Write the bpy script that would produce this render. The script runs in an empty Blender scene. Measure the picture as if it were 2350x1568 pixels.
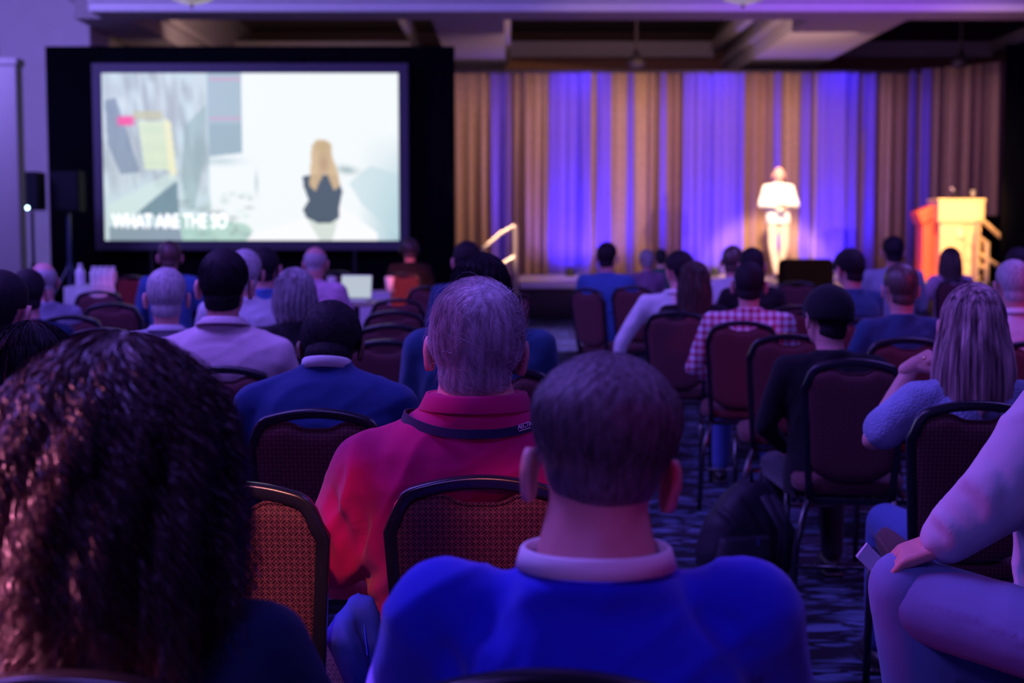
import bpy, bmesh, math, random
import numpy as np
from mathutils import Vector, Matrix, Euler
random.seed(7); RNG = np.random.default_rng(7)
sc = bpy.context.scene
COL = sc.collection
R = math.radians
F = 3264.0; CAMZ = 1.33; PITCH = math.atan(261/3264.0)

# ---------------------------------------------------------------- camera
cd = bpy.data.cameras.new('camera'); cam = bpy.data.objects.new('camera', cd); COL.objects.link(cam)
cd.sensor_width = 36.0; cd.lens = 50.0
cam.location = (0, 0, CAMZ); cam.rotation_euler = (math.pi/2-PITCH, 0, 0)
cd.dof.use_dof = True; cd.dof.focus_distance = 2.62; cd.dof.aperture_fstop = 4.0
cd.clip_end = 100
sc.camera = cam
sc.view_settings.view_transform = 'Standard'; sc.view_settings.look = 'None'
sc.view_settings.gamma = 1; sc.view_settings.use_curve_mapping = False
sc.view_settings.exposure = 0.0

def P(px, py, D):
    """world point at distance D down the hall that shows at pixel (px, py)"""
    u = (px-1175)/F; v = (784-py)/F
    x, y, z = u, math.cos(PITCH)+v*math.sin(PITCH), -math.sin(PITCH)+v*math.cos(PITCH)
    return Vector((x*D/y, D, CAMZ+z*D/y))
def depth_for(py, z):
    v = (784-py)/F
    y, zz = math.cos(PITCH)+v*math.sin(PITCH), -math.sin(PITCH)+v*math.cos(PITCH)
    return (z-CAMZ)*y/zz

# ---------------------------------------------------------------- world and lights
w = bpy.data.worlds.new('world'); sc.world = w; w.use_nodes = True
w.node_tree.nodes['Background'].inputs[0].default_value = (0.16, 0.08, 1.0, 1)
w.node_tree.nodes['Background'].inputs[1].default_value = 0.02

def area(name, loc, target, size, energy, color, size_y=None, spread=180):
    l = bpy.data.lights.new(name, 'AREA'); l.energy = energy; l.color = color
    l.shape = 'RECTANGLE'; l.size = size; l.size_y = size_y or size; l.spread = R(spread)
    o = bpy.data.objects.new(name, l); COL.objects.link(o); o.location = loc
    o.rotation_euler = (Vector(target)-Vector(loc)).to_track_quat('-Z', 'Y').to_euler()
    return o
def spot(name, loc, target, energy, color, angle, blend=.5, radius=.08):
    l = bpy.data.lights.new(name, 'SPOT'); l.energy = energy; l.color = color
    l.spot_size = R(angle); l.spot_blend = blend; l.shadow_soft_size = radius
    o = bpy.data.objects.new(name, l); COL.objects.link(o); o.location = loc
    o.rotation_euler = (Vector(target)-Vector(loc)).to_track_quat('-Z', 'Y').to_euler()
    return o

VIOLET = (0.24, 0.13, 1.0)
# blue-violet house wash hung over the middle and the back of the room
area('house_wash_light', (-1.6, -3.0, 4.5), (.2, 2.0, .8), 1.2, 105, VIOLET)
area('house_wash_light', (-2.2, 3.4, 4.7), (-.6, 4.0, .8), 1.6, 200, VIOLET)
area('house_wash_light', (2.6, 3.6, 4.7), (1.2, 4.4, .8), 1.4, 60, VIOLET)
area('house_wash_light', (-4.5, 7.0, 4.7), (-2.0, 8.6, .8), 2.4, 330, VIOLET)
area('house_wash_light', (3.5, 8.0, 4.7), (2.5, 10.0, .8), 2.4, 170, VIOLET)
area('house_wash_light', (-6.5, 13.0, 3.9), (-9.0, 24.0, 2.0), 1.6, 330, (.28, .21, 1.0))
# pink and amber accent cans behind the camera
spot('pink_accent_light', (-4.4, 3.3, 2.2), (-.55, 2.5, .75), 260, (1.0, .02, .26), 24, .9, .2)
spot('pink_accent_light', (1.5, -.9, 1.75), (.2, 1.7, 1.02), 26, (1.0, .02, .50), 15, .9, .15)
spot('amber_accent_light', (-.4, -1.6, 4.0), tuple(P(630, 1235, 2.45)), 1000, (1.0, .30, .20), 5.0, .7, .05)
spot('amber_accent_light', (-.1, -1.6, 4.0), tuple(P(1195, 1200, 2.45)), 480, (1.0, .22, .22), 3.0, .9, .05)
spot('amber_accent_light', (-3.2, 1.9, 2.0), (-.80, 1.5, .95), 2600, (1.0, .25, .50), 15, .9, .1)
spot('orange_accent_light', (1.5, 3.0, 3.6), tuple(P(925, 655, 13.8)), 7000, (1.0, .16, .03), 4.2, .5, .1)
spot('orange_accent_light', (-1.0, 3.0, 3.6), tuple(P(300, 660, 13.4)), 1500, (1.0, .08, .05), 4.2, .5, .1)
spot('red_accent_light', (4.6, 2.5, 3.0), (2.6, 6.2, .8), 230, (1.0, .02, .12), 46, .9, .2)
spot('floor_wash_light', (.6, 13.5, 4.4), (.45, 16.8, 0), 4200, (.50, .26, 1.0), 34, .8, .1)
spot('stage_edge_light', (-2.0, 14.5, 3.9), tuple(P(1262, 632, 22.2)), 2600, (1.0, .72, .62), 9, .6, .1)
# warm stage keys from both sides and from the house
KEY = (1.0, .60, .26)
spot('stage_key_light', (10.5, 13.0, 3.6), (3.2, 23.4, 1.3), 2700, KEY, 33, .6, .12)
spot('stage_key_light', (-2.5, 14.0, 3.9), (4.6, 22.8, 1.4), 420, KEY, 38, .6, .12)
spot('stage_front_light', (3.7, 18.1, 4.05), tuple(P(1787, 492, 22)), 3800, (1.0, .66, .36), 22, .4, .1)
spot('stage_front_light', (6.3, 18.1, 4.05), tuple(P(2190, 545, 21.5)), 2600, (1.0, .50, .14), 22, .5, .1)
spot('stage_side_light', (-2.0, 19.5, 3.3), tuple(P(2115, 560, 21.6)), 700, (1.0, .03, .02), 9, .5, .1)

area('ceiling_bounce_fill', (2.5, 21.0, 3.9), (2.5, 23.5, 5.2), 5.0, 95, (1.0, .62, .55))  # unseen warm fill added under the coffers to lift the dark ceiling
area('ceiling_bounce_fill', (-3.5, 21.5, 3.95), (-3.5, 23.5, 5.2), 2.5, 40, (1.0, .62, .6))
area('curtain_wash_light', (4.5, 17.6, 3.9), (4.0, 24.0, 3.2), 4.0, 55, (.40, .10, 1.0))
area('beam_wash_light', (1.5, 14.5, 3.4), (1.5, 18.9, 4.5), 6.0, 60, (.30, .22, 1.0))
# ---------------------------------------------------------------- materials
def nt(name):
    m = bpy.data.materials.new(name); m.use_nodes = True
    return m, m.node_tree.nodes, m.node_tree.links, m.node_tree.nodes['Principled BSDF']
MATS = {}
def fabric(name, col, rough=.85, sheen=.15, weave=900, bump=.25, var=.12):
    if name in MATS: return MATS[name]
    m, n, l, b = nt(name)
    tc = n.new('ShaderNodeTexCoord'); nz = n.new('ShaderNodeTexNoise'); nz.inputs['Scale'].default_value = weave
    n2 = n.new('ShaderNodeTexNoise'); n2.inputs['Scale'].default_value = 14; n2.inputs['Detail'].default_value = 4
    l.new(tc.outputs['Object'], nz.inputs['Vector']); l.new(tc.outputs['Object'], n2.inputs['Vector'])
    mx = n.new('ShaderNodeMixRGB'); mx.inputs[1].default_value = (*[c*(1-var) for c in col], 1); mx.inputs[2].default_value = (*[min(1, c*(1+var)) for c in col], 1)
    l.new(n2.outputs['Fac'], mx.inputs[0]); l.new(mx.outputs[0], b.inputs['Base Color'])
    bp = n.new('ShaderNodeBump'); bp.inputs['Strength'].default_value = bump; bp.inputs['Distance'].default_value = .0015 if bump < .9 else .005
    l.new(nz.outputs['Fac'], bp.inputs['Height']); l.new(bp.outputs[0], b.inputs['Normal'])
    b.inputs['Roughness'].default_value = rough; b.inputs['Sheen Weight'].default_value = sheen
    b.inputs['Specular IOR Level'].default_value = .2
    MATS[name] = m; return m
def plain(name, col, rough=.5, metal=0, spec=.5, emit=None, es=0, scale=30, var=.06, alpha=None, trans=0):
    if name in MATS: return MATS[name]
    m, n, l, b = nt(name)
    tc = n.new('ShaderNodeTexCoord'); nz = n.new('ShaderNodeTexNoise'); nz.inputs['Scale'].default_value = scale; nz.inputs['Detail'].default_value = 3
    l.new(tc.outputs['Object'], nz.inputs['Vector'])
    mx = n.new('ShaderNodeMixRGB'); mx.inputs[1].default_value = (*[c*(1-var) for c in col], 1); mx.inputs[2].default_value = (*[min(1, c*(1+var)) for c in col], 1)
    l.new(nz.outputs['Fac'], mx.inputs[0]); l.new(mx.outputs[0], b.inputs['Base Color'])
    b.inputs['Roughness'].default_value = rough; b.inputs['Metallic'].default_value = metal; b.inputs['Specular IOR Level'].default_value = spec
    b.inputs['Transmission Weight'].default_value = trans
    if emit: b.inputs['Emission Color'].default_value = (*emit, 1); b.inputs['Emission Strength'].default_value = es
    MATS[name] = m; return m
def skin(name, col):
    if name in MATS: return MATS[name]
    m = plain(name, col, rough=.5, spec=.35, scale=60, var=.08)
    b = m.node_tree.nodes['Principled BSDF']; b.inputs['Subsurface Weight'].default_value = 0
    b.inputs['Subsurface Radius'].default_value = (.012, .004, .002); b.inputs['Subsurface Scale'].default_value = .5
    return m
def hairmat(name, root, tip, rough=.42, spec=.5, sc3=(130, 130, 12), fade=None):
    """streaked along the object z axis"""
    if name in MATS: return MATS[name]
    m, n, l, b = nt(name)
    tc = n.new('ShaderNodeTexCoord'); mp = n.new('ShaderNodeMapping'); mp.inputs['Scale'].default_value = sc3
    nz = n.new('ShaderNodeTexNoise'); nz.inputs['Scale'].default_value = 1; nz.inputs['Detail'].default_value = 3
    l.new(tc.outputs['Object'], mp.inputs[0]); l.new(mp.outputs[0], nz.inputs['Vector'])
    cr = n.new('ShaderNodeValToRGB'); cr.color_ramp.elements[0].position = .35; cr.color_ramp.elements[1].position = .7
    cr.color_ramp.elements[0].color = (*root, 1); cr.color_ramp.elements[1].color = (*tip, 1)
    l.new(nz.outputs['Fac'], cr.inputs[0]); l.new(cr.outputs[0], b.inputs['Base Color'])
    b.inputs['Roughness'].default_value = rough; b.inputs['Specular IOR Level'].default_value = spec
    if fade:   # clipped ever shorter towards the nape: scalp shows through
        sx = n.new('ShaderNodeSeparateXYZ'); l.new(tc.outputs['Object'], sx.inputs[0]); mr = n.new('ShaderNodeMapRange'); mr.interpolation_type = 'SMOOTHSTEP'
        mr.inputs[1].default_value = fade[0]; mr.inputs[2].default_value = fade[1]; l.new(sx.outputs[2], mr.inputs[0])
        mf = n.new('ShaderNodeMixRGB'); mf.inputs[1].default_value = (*fade[2], 1); l.new(cr.outputs[0], mf.inputs[2]); l.new(mr.outputs[0], mf.inputs[0]); l.new(mf.outputs[0], b.inputs['Base Color'])
    MATS[name] = m; return m

def math_node(n, l, op, a, b=None):
    x = n.new('ShaderNodeMath'); x.operation = op
    for i, v in enumerate((a, b)):
        if v is None: continue
        if isinstance(v, (int, float)): x.inputs[i].default_value = v
        else: l.new(v, x.inputs[i])
    return x.outputs[0]
def chair_fabric():
    m, n, l, b = nt('chair_fabric')
    tc = n.new('ShaderNodeTexCoord'); sp = n.new('ShaderNodeSeparateXYZ'); l.new(tc.outputs['Object'], sp.inputs[0])
    M = lambda op, a, b_=None: math_node(n, l, op, a, b_)
    q = 1/.0205
    zz = M('ADD', sp.outputs[2], M('MULTIPLY', sp.outputs[1], .35))
    u = M('MULTIPLY', M('ADD', sp.outputs[0], zz), q); v = M('MULTIPLY', M('SUBTRACT', sp.outputs[0], zz), q)
    a = M('ABSOLUTE', M('SUBTRACT', M('FRACT', M('ADD', u, 100)), .5)); c = M('ABSOLUTE', M('SUBTRACT', M('FRACT', M('ADD', v, 100)), .5))
    def ring(x, y):
        r = M('SQRT', M('ADD', M('MULTIPLY', x, x), M('MULTIPLY', y, y)))
        return M('LESS_THAN', M('ABSOLUTE', M('SUBTRACT', r, .69)), .055)
    i = M('MAXIMUM', ring(a, c), M('MAXIMUM', ring(M('SUBTRACT', 1, a), c), ring(a, M('SUBTRACT', 1, c))))
    i = M('MAXIMUM', i, M('LESS_THAN', M('MAXIMUM', a, c), .15))
    nz = n.new('ShaderNodeTexNoise'); nz.inputs['Scale'].default_value = 420; l.new(tc.outputs['Object'], nz.inputs['Vector'])
    i = M('MULTIPLY', i, M('ADD', M('MULTIPLY', nz.outputs['Fac'], .9), .45))
    mx = n.new('ShaderNodeMixRGB'); mx.inputs[1].default_value = (.024, .003, .011, 1); mx.inputs[2].default_value = (.19, .060, .070, 1)
    l.new(i, mx.inputs[0]); l.new(mx.outputs[0], b.inputs['Base Color'])
    bp = n.new('ShaderNodeBump'); bp.inputs['Strength'].default_value = .5; bp.inputs['Distance'].default_value = .001
    l.new(i, bp.inputs['Height']); l.new(bp.outputs[0], b.inputs['Normal'])
    b.inputs['Roughness'].default_value = .7; b.inputs['Specular IOR Level'].default_value = .25; b.inputs['Sheen Weight'].default_value = .1
    return m
def carpet():
    m, n, l, b = nt('carpet')
    tc = n.new('ShaderNodeTexCoord'); mp = n.new('ShaderNodeMapping'); mp.inputs['Scale'].default_value = (3.2, 8.5, 1)
    l.new(tc.outputs['Object'], mp.inputs[0])
    w0 = n.new('ShaderNodeTexNoise'); w0.inputs['Scale'].default_value = 1.2; w0.inputs['Detail'].default_value = 3; w0.inputs['Distortion'].default_value = 1.2
    l.new(mp.outputs[0], w0.inputs['Vector'])
    v0 = n.new('ShaderNodeTexVoronoi'); v0.feature = 'DISTANCE_TO_EDGE'; v0.inputs['Scale'].default_value = 1.5
    mv = n.new('ShaderNodeVectorMath'); mv.operation = 'ADD'; l.new(mp.outputs[0], mv.inputs[0]); l.new(w0.outputs['Color'], mv.inputs[1])
    l.new(mv.outputs[0], v0.inputs['Vector'])
    cr = n.new('ShaderNodeValToRGB'); cr.color_ramp.elements[0].position = .05; cr.color_ramp.elements[0].color = (.012, .012, .02, 1)
    cr.color_ramp.elements[1].position = .17; cr.color_ramp.elements[1].color = (.13, .20, .34, 1)
    l.new(v0.outputs['Distance'], cr.inputs[0])
    v1 = n.new('ShaderNodeTexNoise'); v1.inputs['Scale'].default_value = .9; l.new(mp.outputs[0], v1.inputs['Vector'])
    cr1 = n.new('ShaderNodeValToRGB'); cr1.color_ramp.elements[0].position = .42; cr1.color_ramp.elements[1].position = .56
    l.new(v1.outputs['Fac'], cr1.inputs[0])
    mx = n.new('ShaderNodeMixRGB'); l.new(cr1.outputs[0], mx.inputs[0]); mx.inputs[1].default_value = (.02, .018, .03, 1); l.new(cr.outputs[0], mx.inputs[2])
    fz = n.new('ShaderNodeTexNoise'); fz.inputs['Scale'].default_value = 260; l.new(tc.outputs['Object'], fz.inputs['Vector'])
    m2 = n.new('ShaderNodeMixRGB'); m2.blend_type = 'MULTIPLY'; m2.inputs[0].default_value = .6; l.new(mx.outputs[0], m2.inputs[1]); l.new(fz.outputs['Fac'], m2.inputs[2])
    l.new(m2.outputs[0], b.inputs['Base Color'])
    bp = n.new('ShaderNodeBump'); bp.inputs['Strength'].default_value = .6; bp.inputs['Distance'].default_value = .004
    l.new(fz.outputs['Fac'], bp.inputs['Height']); l.new(bp.outputs[0], b.inputs['Normal'])
    b.inputs['Roughness'].default_value = .9; b.inputs['Specular IOR Level'].default_value = .15
    return m
def plaid():
    m, n, l, b = nt('red_plaid_fabric')
    tc = n.new('ShaderNodeTexCoord'); sp = n.new('ShaderNodeSeparateXYZ'); l.new(tc.outputs['Object'], sp.inputs[0])
    M = lambda op, a, b_=None: math_node(n, l, op, a, b_)
    def band(o, q, wdt): return M('LESS_THAN', M('FRACT', M('ADD', M('MULTIPLY', o, q), 50)), wdt)
    i = M('MULTIPLY', M('ADD', band(sp.outputs[0], 24, .45), band(sp.outputs[2], 24, .45)), .5)
    cr = n.new('ShaderNodeValToRGB'); cr.color_ramp.elements[0].color = (.62, .58, .66, 1); cr.color_ramp.elements[1].color = (.34, .015, .05, 1)
    e = cr.color_ramp.elements.new(.5); e.color = (.45, .20, .30, 1); l.new(i, cr.inputs[0]); l.new(cr.outputs[0], b.inputs['Base Color'])
    b.inputs['Roughness'].default_value = .9
    return m

# ---------------------------------------------------------------- object helpers
def props(o, label=None, cat=None, group=None, kind=None):
    if label: o['label'] = label
    if cat: o['category'] = cat
    if group: o['group'] = group
    if kind: o['kind'] = kind
    return o
def link(name, me, mat=None, parent=None, smooth=False):
    o = bpy.data.objects.new(name, me); COL.objects.link(o)
    if mat is not None:
        if len(me.materials) == 0: me.materials.append(mat)
        o.material_slots[0].link = 'OBJECT'; o.material_slots[0].material = mat
    if parent: o.parent = parent
    return o
def empty(name, loc, rz=0, label=None, cat=None, group=None, scale=1):
    o = bpy.data.objects.new(name, None); COL.objects.link(o); o.location = loc; o.rotation_euler = (0, 0, rz)
    o.empty_display_size = .1
    if scale != 1: o.scale = (scale,)*3
    return props(o, label, cat, group)
def mesh(name, V, Fc, smooth=True):
    me = bpy.data.meshes.new(name); me.from_pydata([tuple(map(float, v)) for v in V], [], [tuple(map(int, f)) for f in Fc])
    if smooth: me.polygons.foreach_set('use_smooth', [True]*len(me.polygons))
    me.update(); return me
class MB:
    """collects primitive shapes into one mesh"""
    def __init__(s): s.V = []; s.F = []; s.n = 0
    def add(s, V, Fc):
        V = np.asarray(V, float).reshape(-1, 3); s.V.append(V); s.F += [tuple(i+s.n for i in f) for f in Fc]; s.n += len(V); return s
    def box(s, c, d, rot=None, bev=0):
        c = np.array(c, float); d = np.array(d, float)/2
        if bev <= 0:
            V = np.array([(x, y, z) for x in (-1, 1) for y in (-1, 1) for z in (-1, 1)], float)*d
            Fc = [(0, 1, 3, 2), (4, 6, 7, 5), (0, 4, 5, 1), (2, 3, 7, 6), (0, 2, 6, 4), (1, 5, 7, 3)]
        else:
            bm = bmesh.new(); bmesh.ops.create_cube(bm, size=2)
            for v in bm.verts: v.co = Vector(np.array(v.co)*d)
            bmesh.ops.bevel(bm, geom=bm.edges[:], offset=bev, segments=2, profile=.5, affect='EDGES')
            bm.verts.ensure_lookup_table(); V = np.array([v.co[:] for v in bm.verts]); Fc = [tuple(v.index for v in f.verts) for f in bm.faces]; bm.free()
        if rot is not None: V = V @ np.array(Euler(rot).to_matrix()).T
        return s.add(V+c, Fc)
    def tube(s, pts, r, seg=8, closed=False, flat=None, up=None, sq=1.0):
        """swept tube; r a number or list; flat=(a,b) scales the section"""
        pts = [np.array(p, float) for p in pts]; n = len(pts); rr = r if hasattr(r, '__len__') else [r]*n
        V = []; Fc = []
        for i, p in enumerate(pts):
            t = (pts[(i+1) % n]-pts[i-1]) if closed else (pts[min(i+1, n-1)]-pts[max(i-1, 0)]); t /= np.linalg.norm(t)+1e-9
            ref = np.array(up if up is not None else ((0, 1, 0) if abs(t[1]) < .9 else (1, 0, 0)), float)
            a = np.cross(t, ref); a /= np.linalg.norm(a)+1e-9; b = np.cross(t, a)
            fa, fb = flat or (1, 1)
            for k in range(seg):
                q = 2*math.pi*(k+.5)/seg; V.append(p+rr[i]*(a*math.copysign(abs(math.cos(q))**sq, math.cos(q))*fa+b*math.copysign(abs(math.sin(q))**sq, math.sin(q))*fb))
        m = n if closed else n-1
        for i in range(m):
            for k in range(seg):
                j = (i+1) % n; k2 = (k+1) % seg; Fc.append((i*seg+k, i*seg+k2, j*seg+k2, j*seg+k))
        if not closed: Fc.append(tuple(range(seg))[::-1]); Fc.append(tuple((n-1)*seg+k for k in range(seg)))
        return s.add(V, Fc)
    def lathe(s, prof, c=(0, 0, 0), seg=16):
        V = []; Fc = []; c = np.array(c, float)
        for r, z in prof:
            for k in range(seg): q = 2*math.pi*k/seg; V.append(c+np.array((r*math.cos(q), r*math.sin(q), z)))
        for i in range(len(prof)-1):
            for k in range(seg): k2 = (k+1) % seg; Fc.append((i*seg+k, i*seg+k2, (i+1)*seg+k2, (i+1)*seg+k))
        Fc.append(tuple(range(seg))[::-1]); Fc.append(tuple((len(prof)-1)*seg+k for k in range(seg)))
        return s.add(V, Fc)
    def ell(s, c, r, rot=None, nu=16, nv=10):
        V = []; Fc = []
        for i in range(1, nv):
            t = math.pi*i/nv
            for k in range(nu): q = 2*math.pi*k/nu; V.append((math.sin(t)*math.cos(q), math.sin(t)*math.sin(q), math.cos(t)))
        V += [(0, 0, 1), (0, 0, -1)]; a = len(V)-2
        for i in range(nv-2):
            for k in range(nu): k2 = (k+1) % nu; Fc.append((i*nu+k, (i+1)*nu+k, (i+1)*nu+k2, i*nu+k2))
        for k in range(nu): k2 = (k+1) % nu; Fc.append((a, k, k2)); Fc.append((a+1, (nv-2)*nu+k2, (nv-2)*nu+k))
        V = np.array(V)*np.array(r if hasattr(r, '__len__') else (r, r, r), float)
        if rot is not None: V = V @ np.array(rot if not isinstance(rot, tuple) else Euler(rot).to_matrix()).T
        return s.add(V+np.array(c, float), Fc)
    def cap(s, p0, r0, p1, r1, seg=14):
        """tapered capsule"""
        p0 = np.array(p0, float); p1 = np.array(p1, float); L = np.linalg.norm(p1-p0)
        if L < 1e-5: return s.ell(p0, r0)
        t = (p1-p0)/L; pts = []; rr = []
        for k in range(5): q = math.pi/2*(1-k/4); pts.append(p0-t*r0*math.sin(q)); rr.append(max(1e-4, r0*math.cos(q)))
        for k in range(1, 6): q = math.pi/2*(k-1)/4; pts.append(p1+t*r1*math.sin(q)); rr.append(max(1e-4, r1*math.cos(q)))
        return s.tube(pts, rr, seg)
    def chain(s, pts, rs, seg=14):
        for i in range(len(pts)-1): s.cap(pts[i], rs[i], pts[i+1], rs[i+1], seg)
        return s
    def loft(s, rings, seg=24, pw=2.3):
        """rings of (centre, rx, ry[, tilt_x]) closed at both ends"""
        V = []; Fc = []
        for c, rx, ry in rings:
            for k in range(seg):
                q = 2*math.pi*k/seg; cx, sx = math.cos(q), math.sin(q)
                V.append((c[0]+rx*abs(cx)**(2/pw)*np.sign(cx), c[1]+ry*abs(sx)**(2/pw)*np.sign(sx), c[2]))
        for i in range(len(rings)-1):
            for k in range(seg): k2 = (k+1) % seg; Fc.append((i*seg+k, i*seg+k2, (i+1)*seg+k2, (i+1)*seg+k))
        Fc.append(tuple(range(seg))[::-1]); Fc.append(tuple((len(rings)-1)*seg+k for k in range(seg)))
        return s.add(V, Fc)
    def me(s, name, smooth=False): return mesh(name, np.vstack(s.V), s.F, smooth)
    def obj(s, name, mat, parent=None, smooth=False): return link(name, s.me(name, smooth), mat, parent)

def fuse(mb, voxel, it=6, folds=None, noise=0, extra=None, name='body'):
    """melts the collected shapes into one continuous skin"""
    me = mb.me('tmp'); o = bpy.data.objects.new('tmp', me); COL.objects.link(o)
    m = o.modifiers.new('r', 'REMESH'); m.mode = 'VOXEL'; m.voxel_size = voxel
    s = o.modifiers.new('s', 'SMOOTH'); s.factor = .5; s.iterations = it
    dg = bpy.context.evaluated_depsgraph_get(); dg.update(); ev = o.evaluated_get(dg); em = ev.to_mesh()
    n = len(em.vertices); V = np.empty(n*3); em.vertices.foreach_get('co', V); V = V.reshape(-1, 3)
    N = np.empty(n*3); em.vertices.foreach_get('normal', N); N = N.reshape(-1, 3)
    Fc = [tuple(p.vertices) for p in em.polygons]
    ev.to_mesh_clear(); bpy.data.objects.remove(o); bpy.data.meshes.remove(me)
    d = np.zeros(n)
    for (a, b, wd, h) in (folds or []):
        a = np.array(a, float)[[0, 2]]; b = np.array(b, float)[[0, 2]]; ab = b-a; W2 = V[:, [0, 2]]; mid = a+ab*.5; bow = np.array((-ab[1], ab[0]))*.08
        t = np.clip(((W2-a) @ ab)/(ab @ ab), 0, 1); q = np.linalg.norm(W2-a-t[:, None]*ab-np.sin(np.pi*t)[:, None]*bow, axis=1)
        d += h*np.exp(-(q/wd)**2)*np.sin(np.pi*np.clip(t*.8+.15, 0, 1))*np.clip(-N[:, 1]*3+.3, 0, 1)
    if noise:
        X_, Y_, Z_ = V.T; wp = .9*np.sin(Z_*9+X_*5)+.7*np.sin(X_*13-Y_*7+1)+.5*np.sin(Z_*21+Y_*11)
        r1 = (1-np.abs(np.sin(X_*16+Z_*22*np.sign(X_)+wp*1.6)))**2; r2 = (1-np.abs(np.sin(Z_*30-X_*9*np.sign(X_)+Y_*12+wp*2.1)))**2
        d += noise*(r1*1.6*(.5+.5*np.sin(Z_*7+X_*4+2))+r2*1.3*(.5+.5*np.sin(X_*11-Z_*6))-.7)
    V = V+N*d[:, None]
    if extra:
        out = MB(); out.add(V, Fc)
        for v, f in extra: out.add(v, f)
        return out.me(name, True)
    return mesh(name, V, Fc, True)

def text_obj(name, body, size, mat, parent, xs=1.0, offset=0, spacing=1.0, extrude=.0005):
    tx = bpy.data.curves.new('t', 'FONT'); tx.body = body; tx.size = size; tx.extrude = extrude; tx.offset = offset; tx.space_character = spacing
    o = bpy.data.objects.new('t', tx); COL.objects.link(o); dg = bpy.context.evaluated_depsgraph_get(); dg.update()
    me = bpy.data.meshes.new_from_object(o.evaluated_get(dg)); bpy.data.objects.remove(o); me.name = name
    for v in me.vertices: v.co.x *= xs
    me.materials.clear(); return link(name, me, mat, parent)
# ---------------------------------------------------------------- people
def rotm(pitch=0, roll=0, yaw=0): return np.array(Euler((R(pitch), R(roll), R(yaw))).to_matrix())
HEAD_E = [((0, -.006, .028), (.0785, .098, .092)), ((0, .028, -.04), (.062, .066, .078)), ((0, -.03, -.055), (.060, .060, .085))]
def ear_mesh(side):
    """curled outer ear, side -1 left, +1 right, head coordinates"""
    nu, nv = 18, 7; V = []; Fc = []
    for face in (0, 1):
        for j in range(nv):
            for i in range(nu):
                q = 2*math.pi*i/nu; r = j/(nv-1)
                y = r*.018*math.cos(q)*(1 if math.sin(q) > 0 else .8); z = r*.035*math.sin(q)
                dish = .007*(r**3)-.004*(1-r) if face == 0 else .001*(r)-.010
                th = .004*math.sqrt(max(0, 1-r**4))
                x = dish+(th if face == 0 else -th*.2)
                V.append((x, y, z))
    for face in (0, 1):
        o = face*nu*nv
        for j in range(nv-1):
            for i in range(nu):
                i2 = (i+1) % nu; f = (o+j*nu+i, o+j*nu+i2, o+(j+1)*nu+i2, o+(j+1)*nu+i); Fc.append(f if face == 0 else f[::-1])
    o1 = (nv-1)*nu; o2 = nu*nv+(nv-1)*nu
    for i in range(nu): i2 = (i+1) % nu; Fc.append((o1+i, o1+i2, o2+i2, o2+i))
    V = np.array(V); V[:, 0] = V[:, 0]*.8+.005
    V = V @ np.array(Euler((R(-10), 0, 0)).to_matrix()).T @ np.array(Euler((0, R(6), R(24))).to_matrix()).T
    V = V*np.array((side, 1, 1))+np.array((side*.086, .004, -.012))
    if side < 0: Fc = [f[::-1] for f in Fc]
    return V, Fc
EARS = [ear_mesh(-1), ear_mesh(1)]
def hand_mesh(side, curl=.5, spread=.0):
    """hand in wrist coordinates: fingers along +y, palm facing -z; side -1 left, +1 right"""
    b = MB(); b.box((0, .045, 0), (.072, .085, .026), bev=.011); b.cap((0, -.02, 0), .024, (0, .02, 0), .027)
    for k, (x, L) in enumerate(((-.028, .068), (-.0095, .078), (.0095, .074), (.028, .058))):
        p = np.array((x, .082, .002)); a = 0; r = .0092
        for j, f in enumerate((.45, .32, .23)):
            a += curl*(.75, .95, .7)[j]*1.1; q = p+L*f*np.array((spread*x*8, math.cos(a), -math.sin(a))); b.cap(p, r, q, r*.9, 8); p = q; r *= .9
    p = np.array((.030*-1, .018, -.004)); b.cap(p, .0125, p+np.array((-.022, .028, -.016)), .011, 8)
    q = p+np.array((-.022, .028, -.016)); b.cap(q, .0105, q+np.array((.002+.012*curl, .026, -.010)), .0085, 8)
    V = np.vstack(b.V)
    if side > 0: V = V*np.array((1, 1, 1))
    else: V = V*np.array((-1, 1, 1))
    m = MB(); m.add(V, b.F if side > 0 else [f[::-1] for f in b.F])
    me = fuse(m, .0042, 3, name='hand'); n = len(me.vertices); v = np.empty(n*3); me.vertices.foreach_get('co', v)
    f = [tuple(p.vertices) for p in me.polygons]; bpy.data.meshes.remove(me)
    return v.reshape(-1, 3), f
HANDC = {}
def hand(side, curl, wrist, tip_dir, palm_dir, s=1.0):
    k = (side, curl)
    if k not in HANDC: HANDC[k] = hand_mesh(side, curl)
    v, f = HANDC[k]; y = Vector(tip_dir).normalized(); z = -Vector(palm_dir); z = (z-y*z.dot(y)).normalized(); x = y.cross(z)
    M = np.array([x[:], y[:], z[:]]); return (v*s) @ M+np.array(wrist), f

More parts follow.
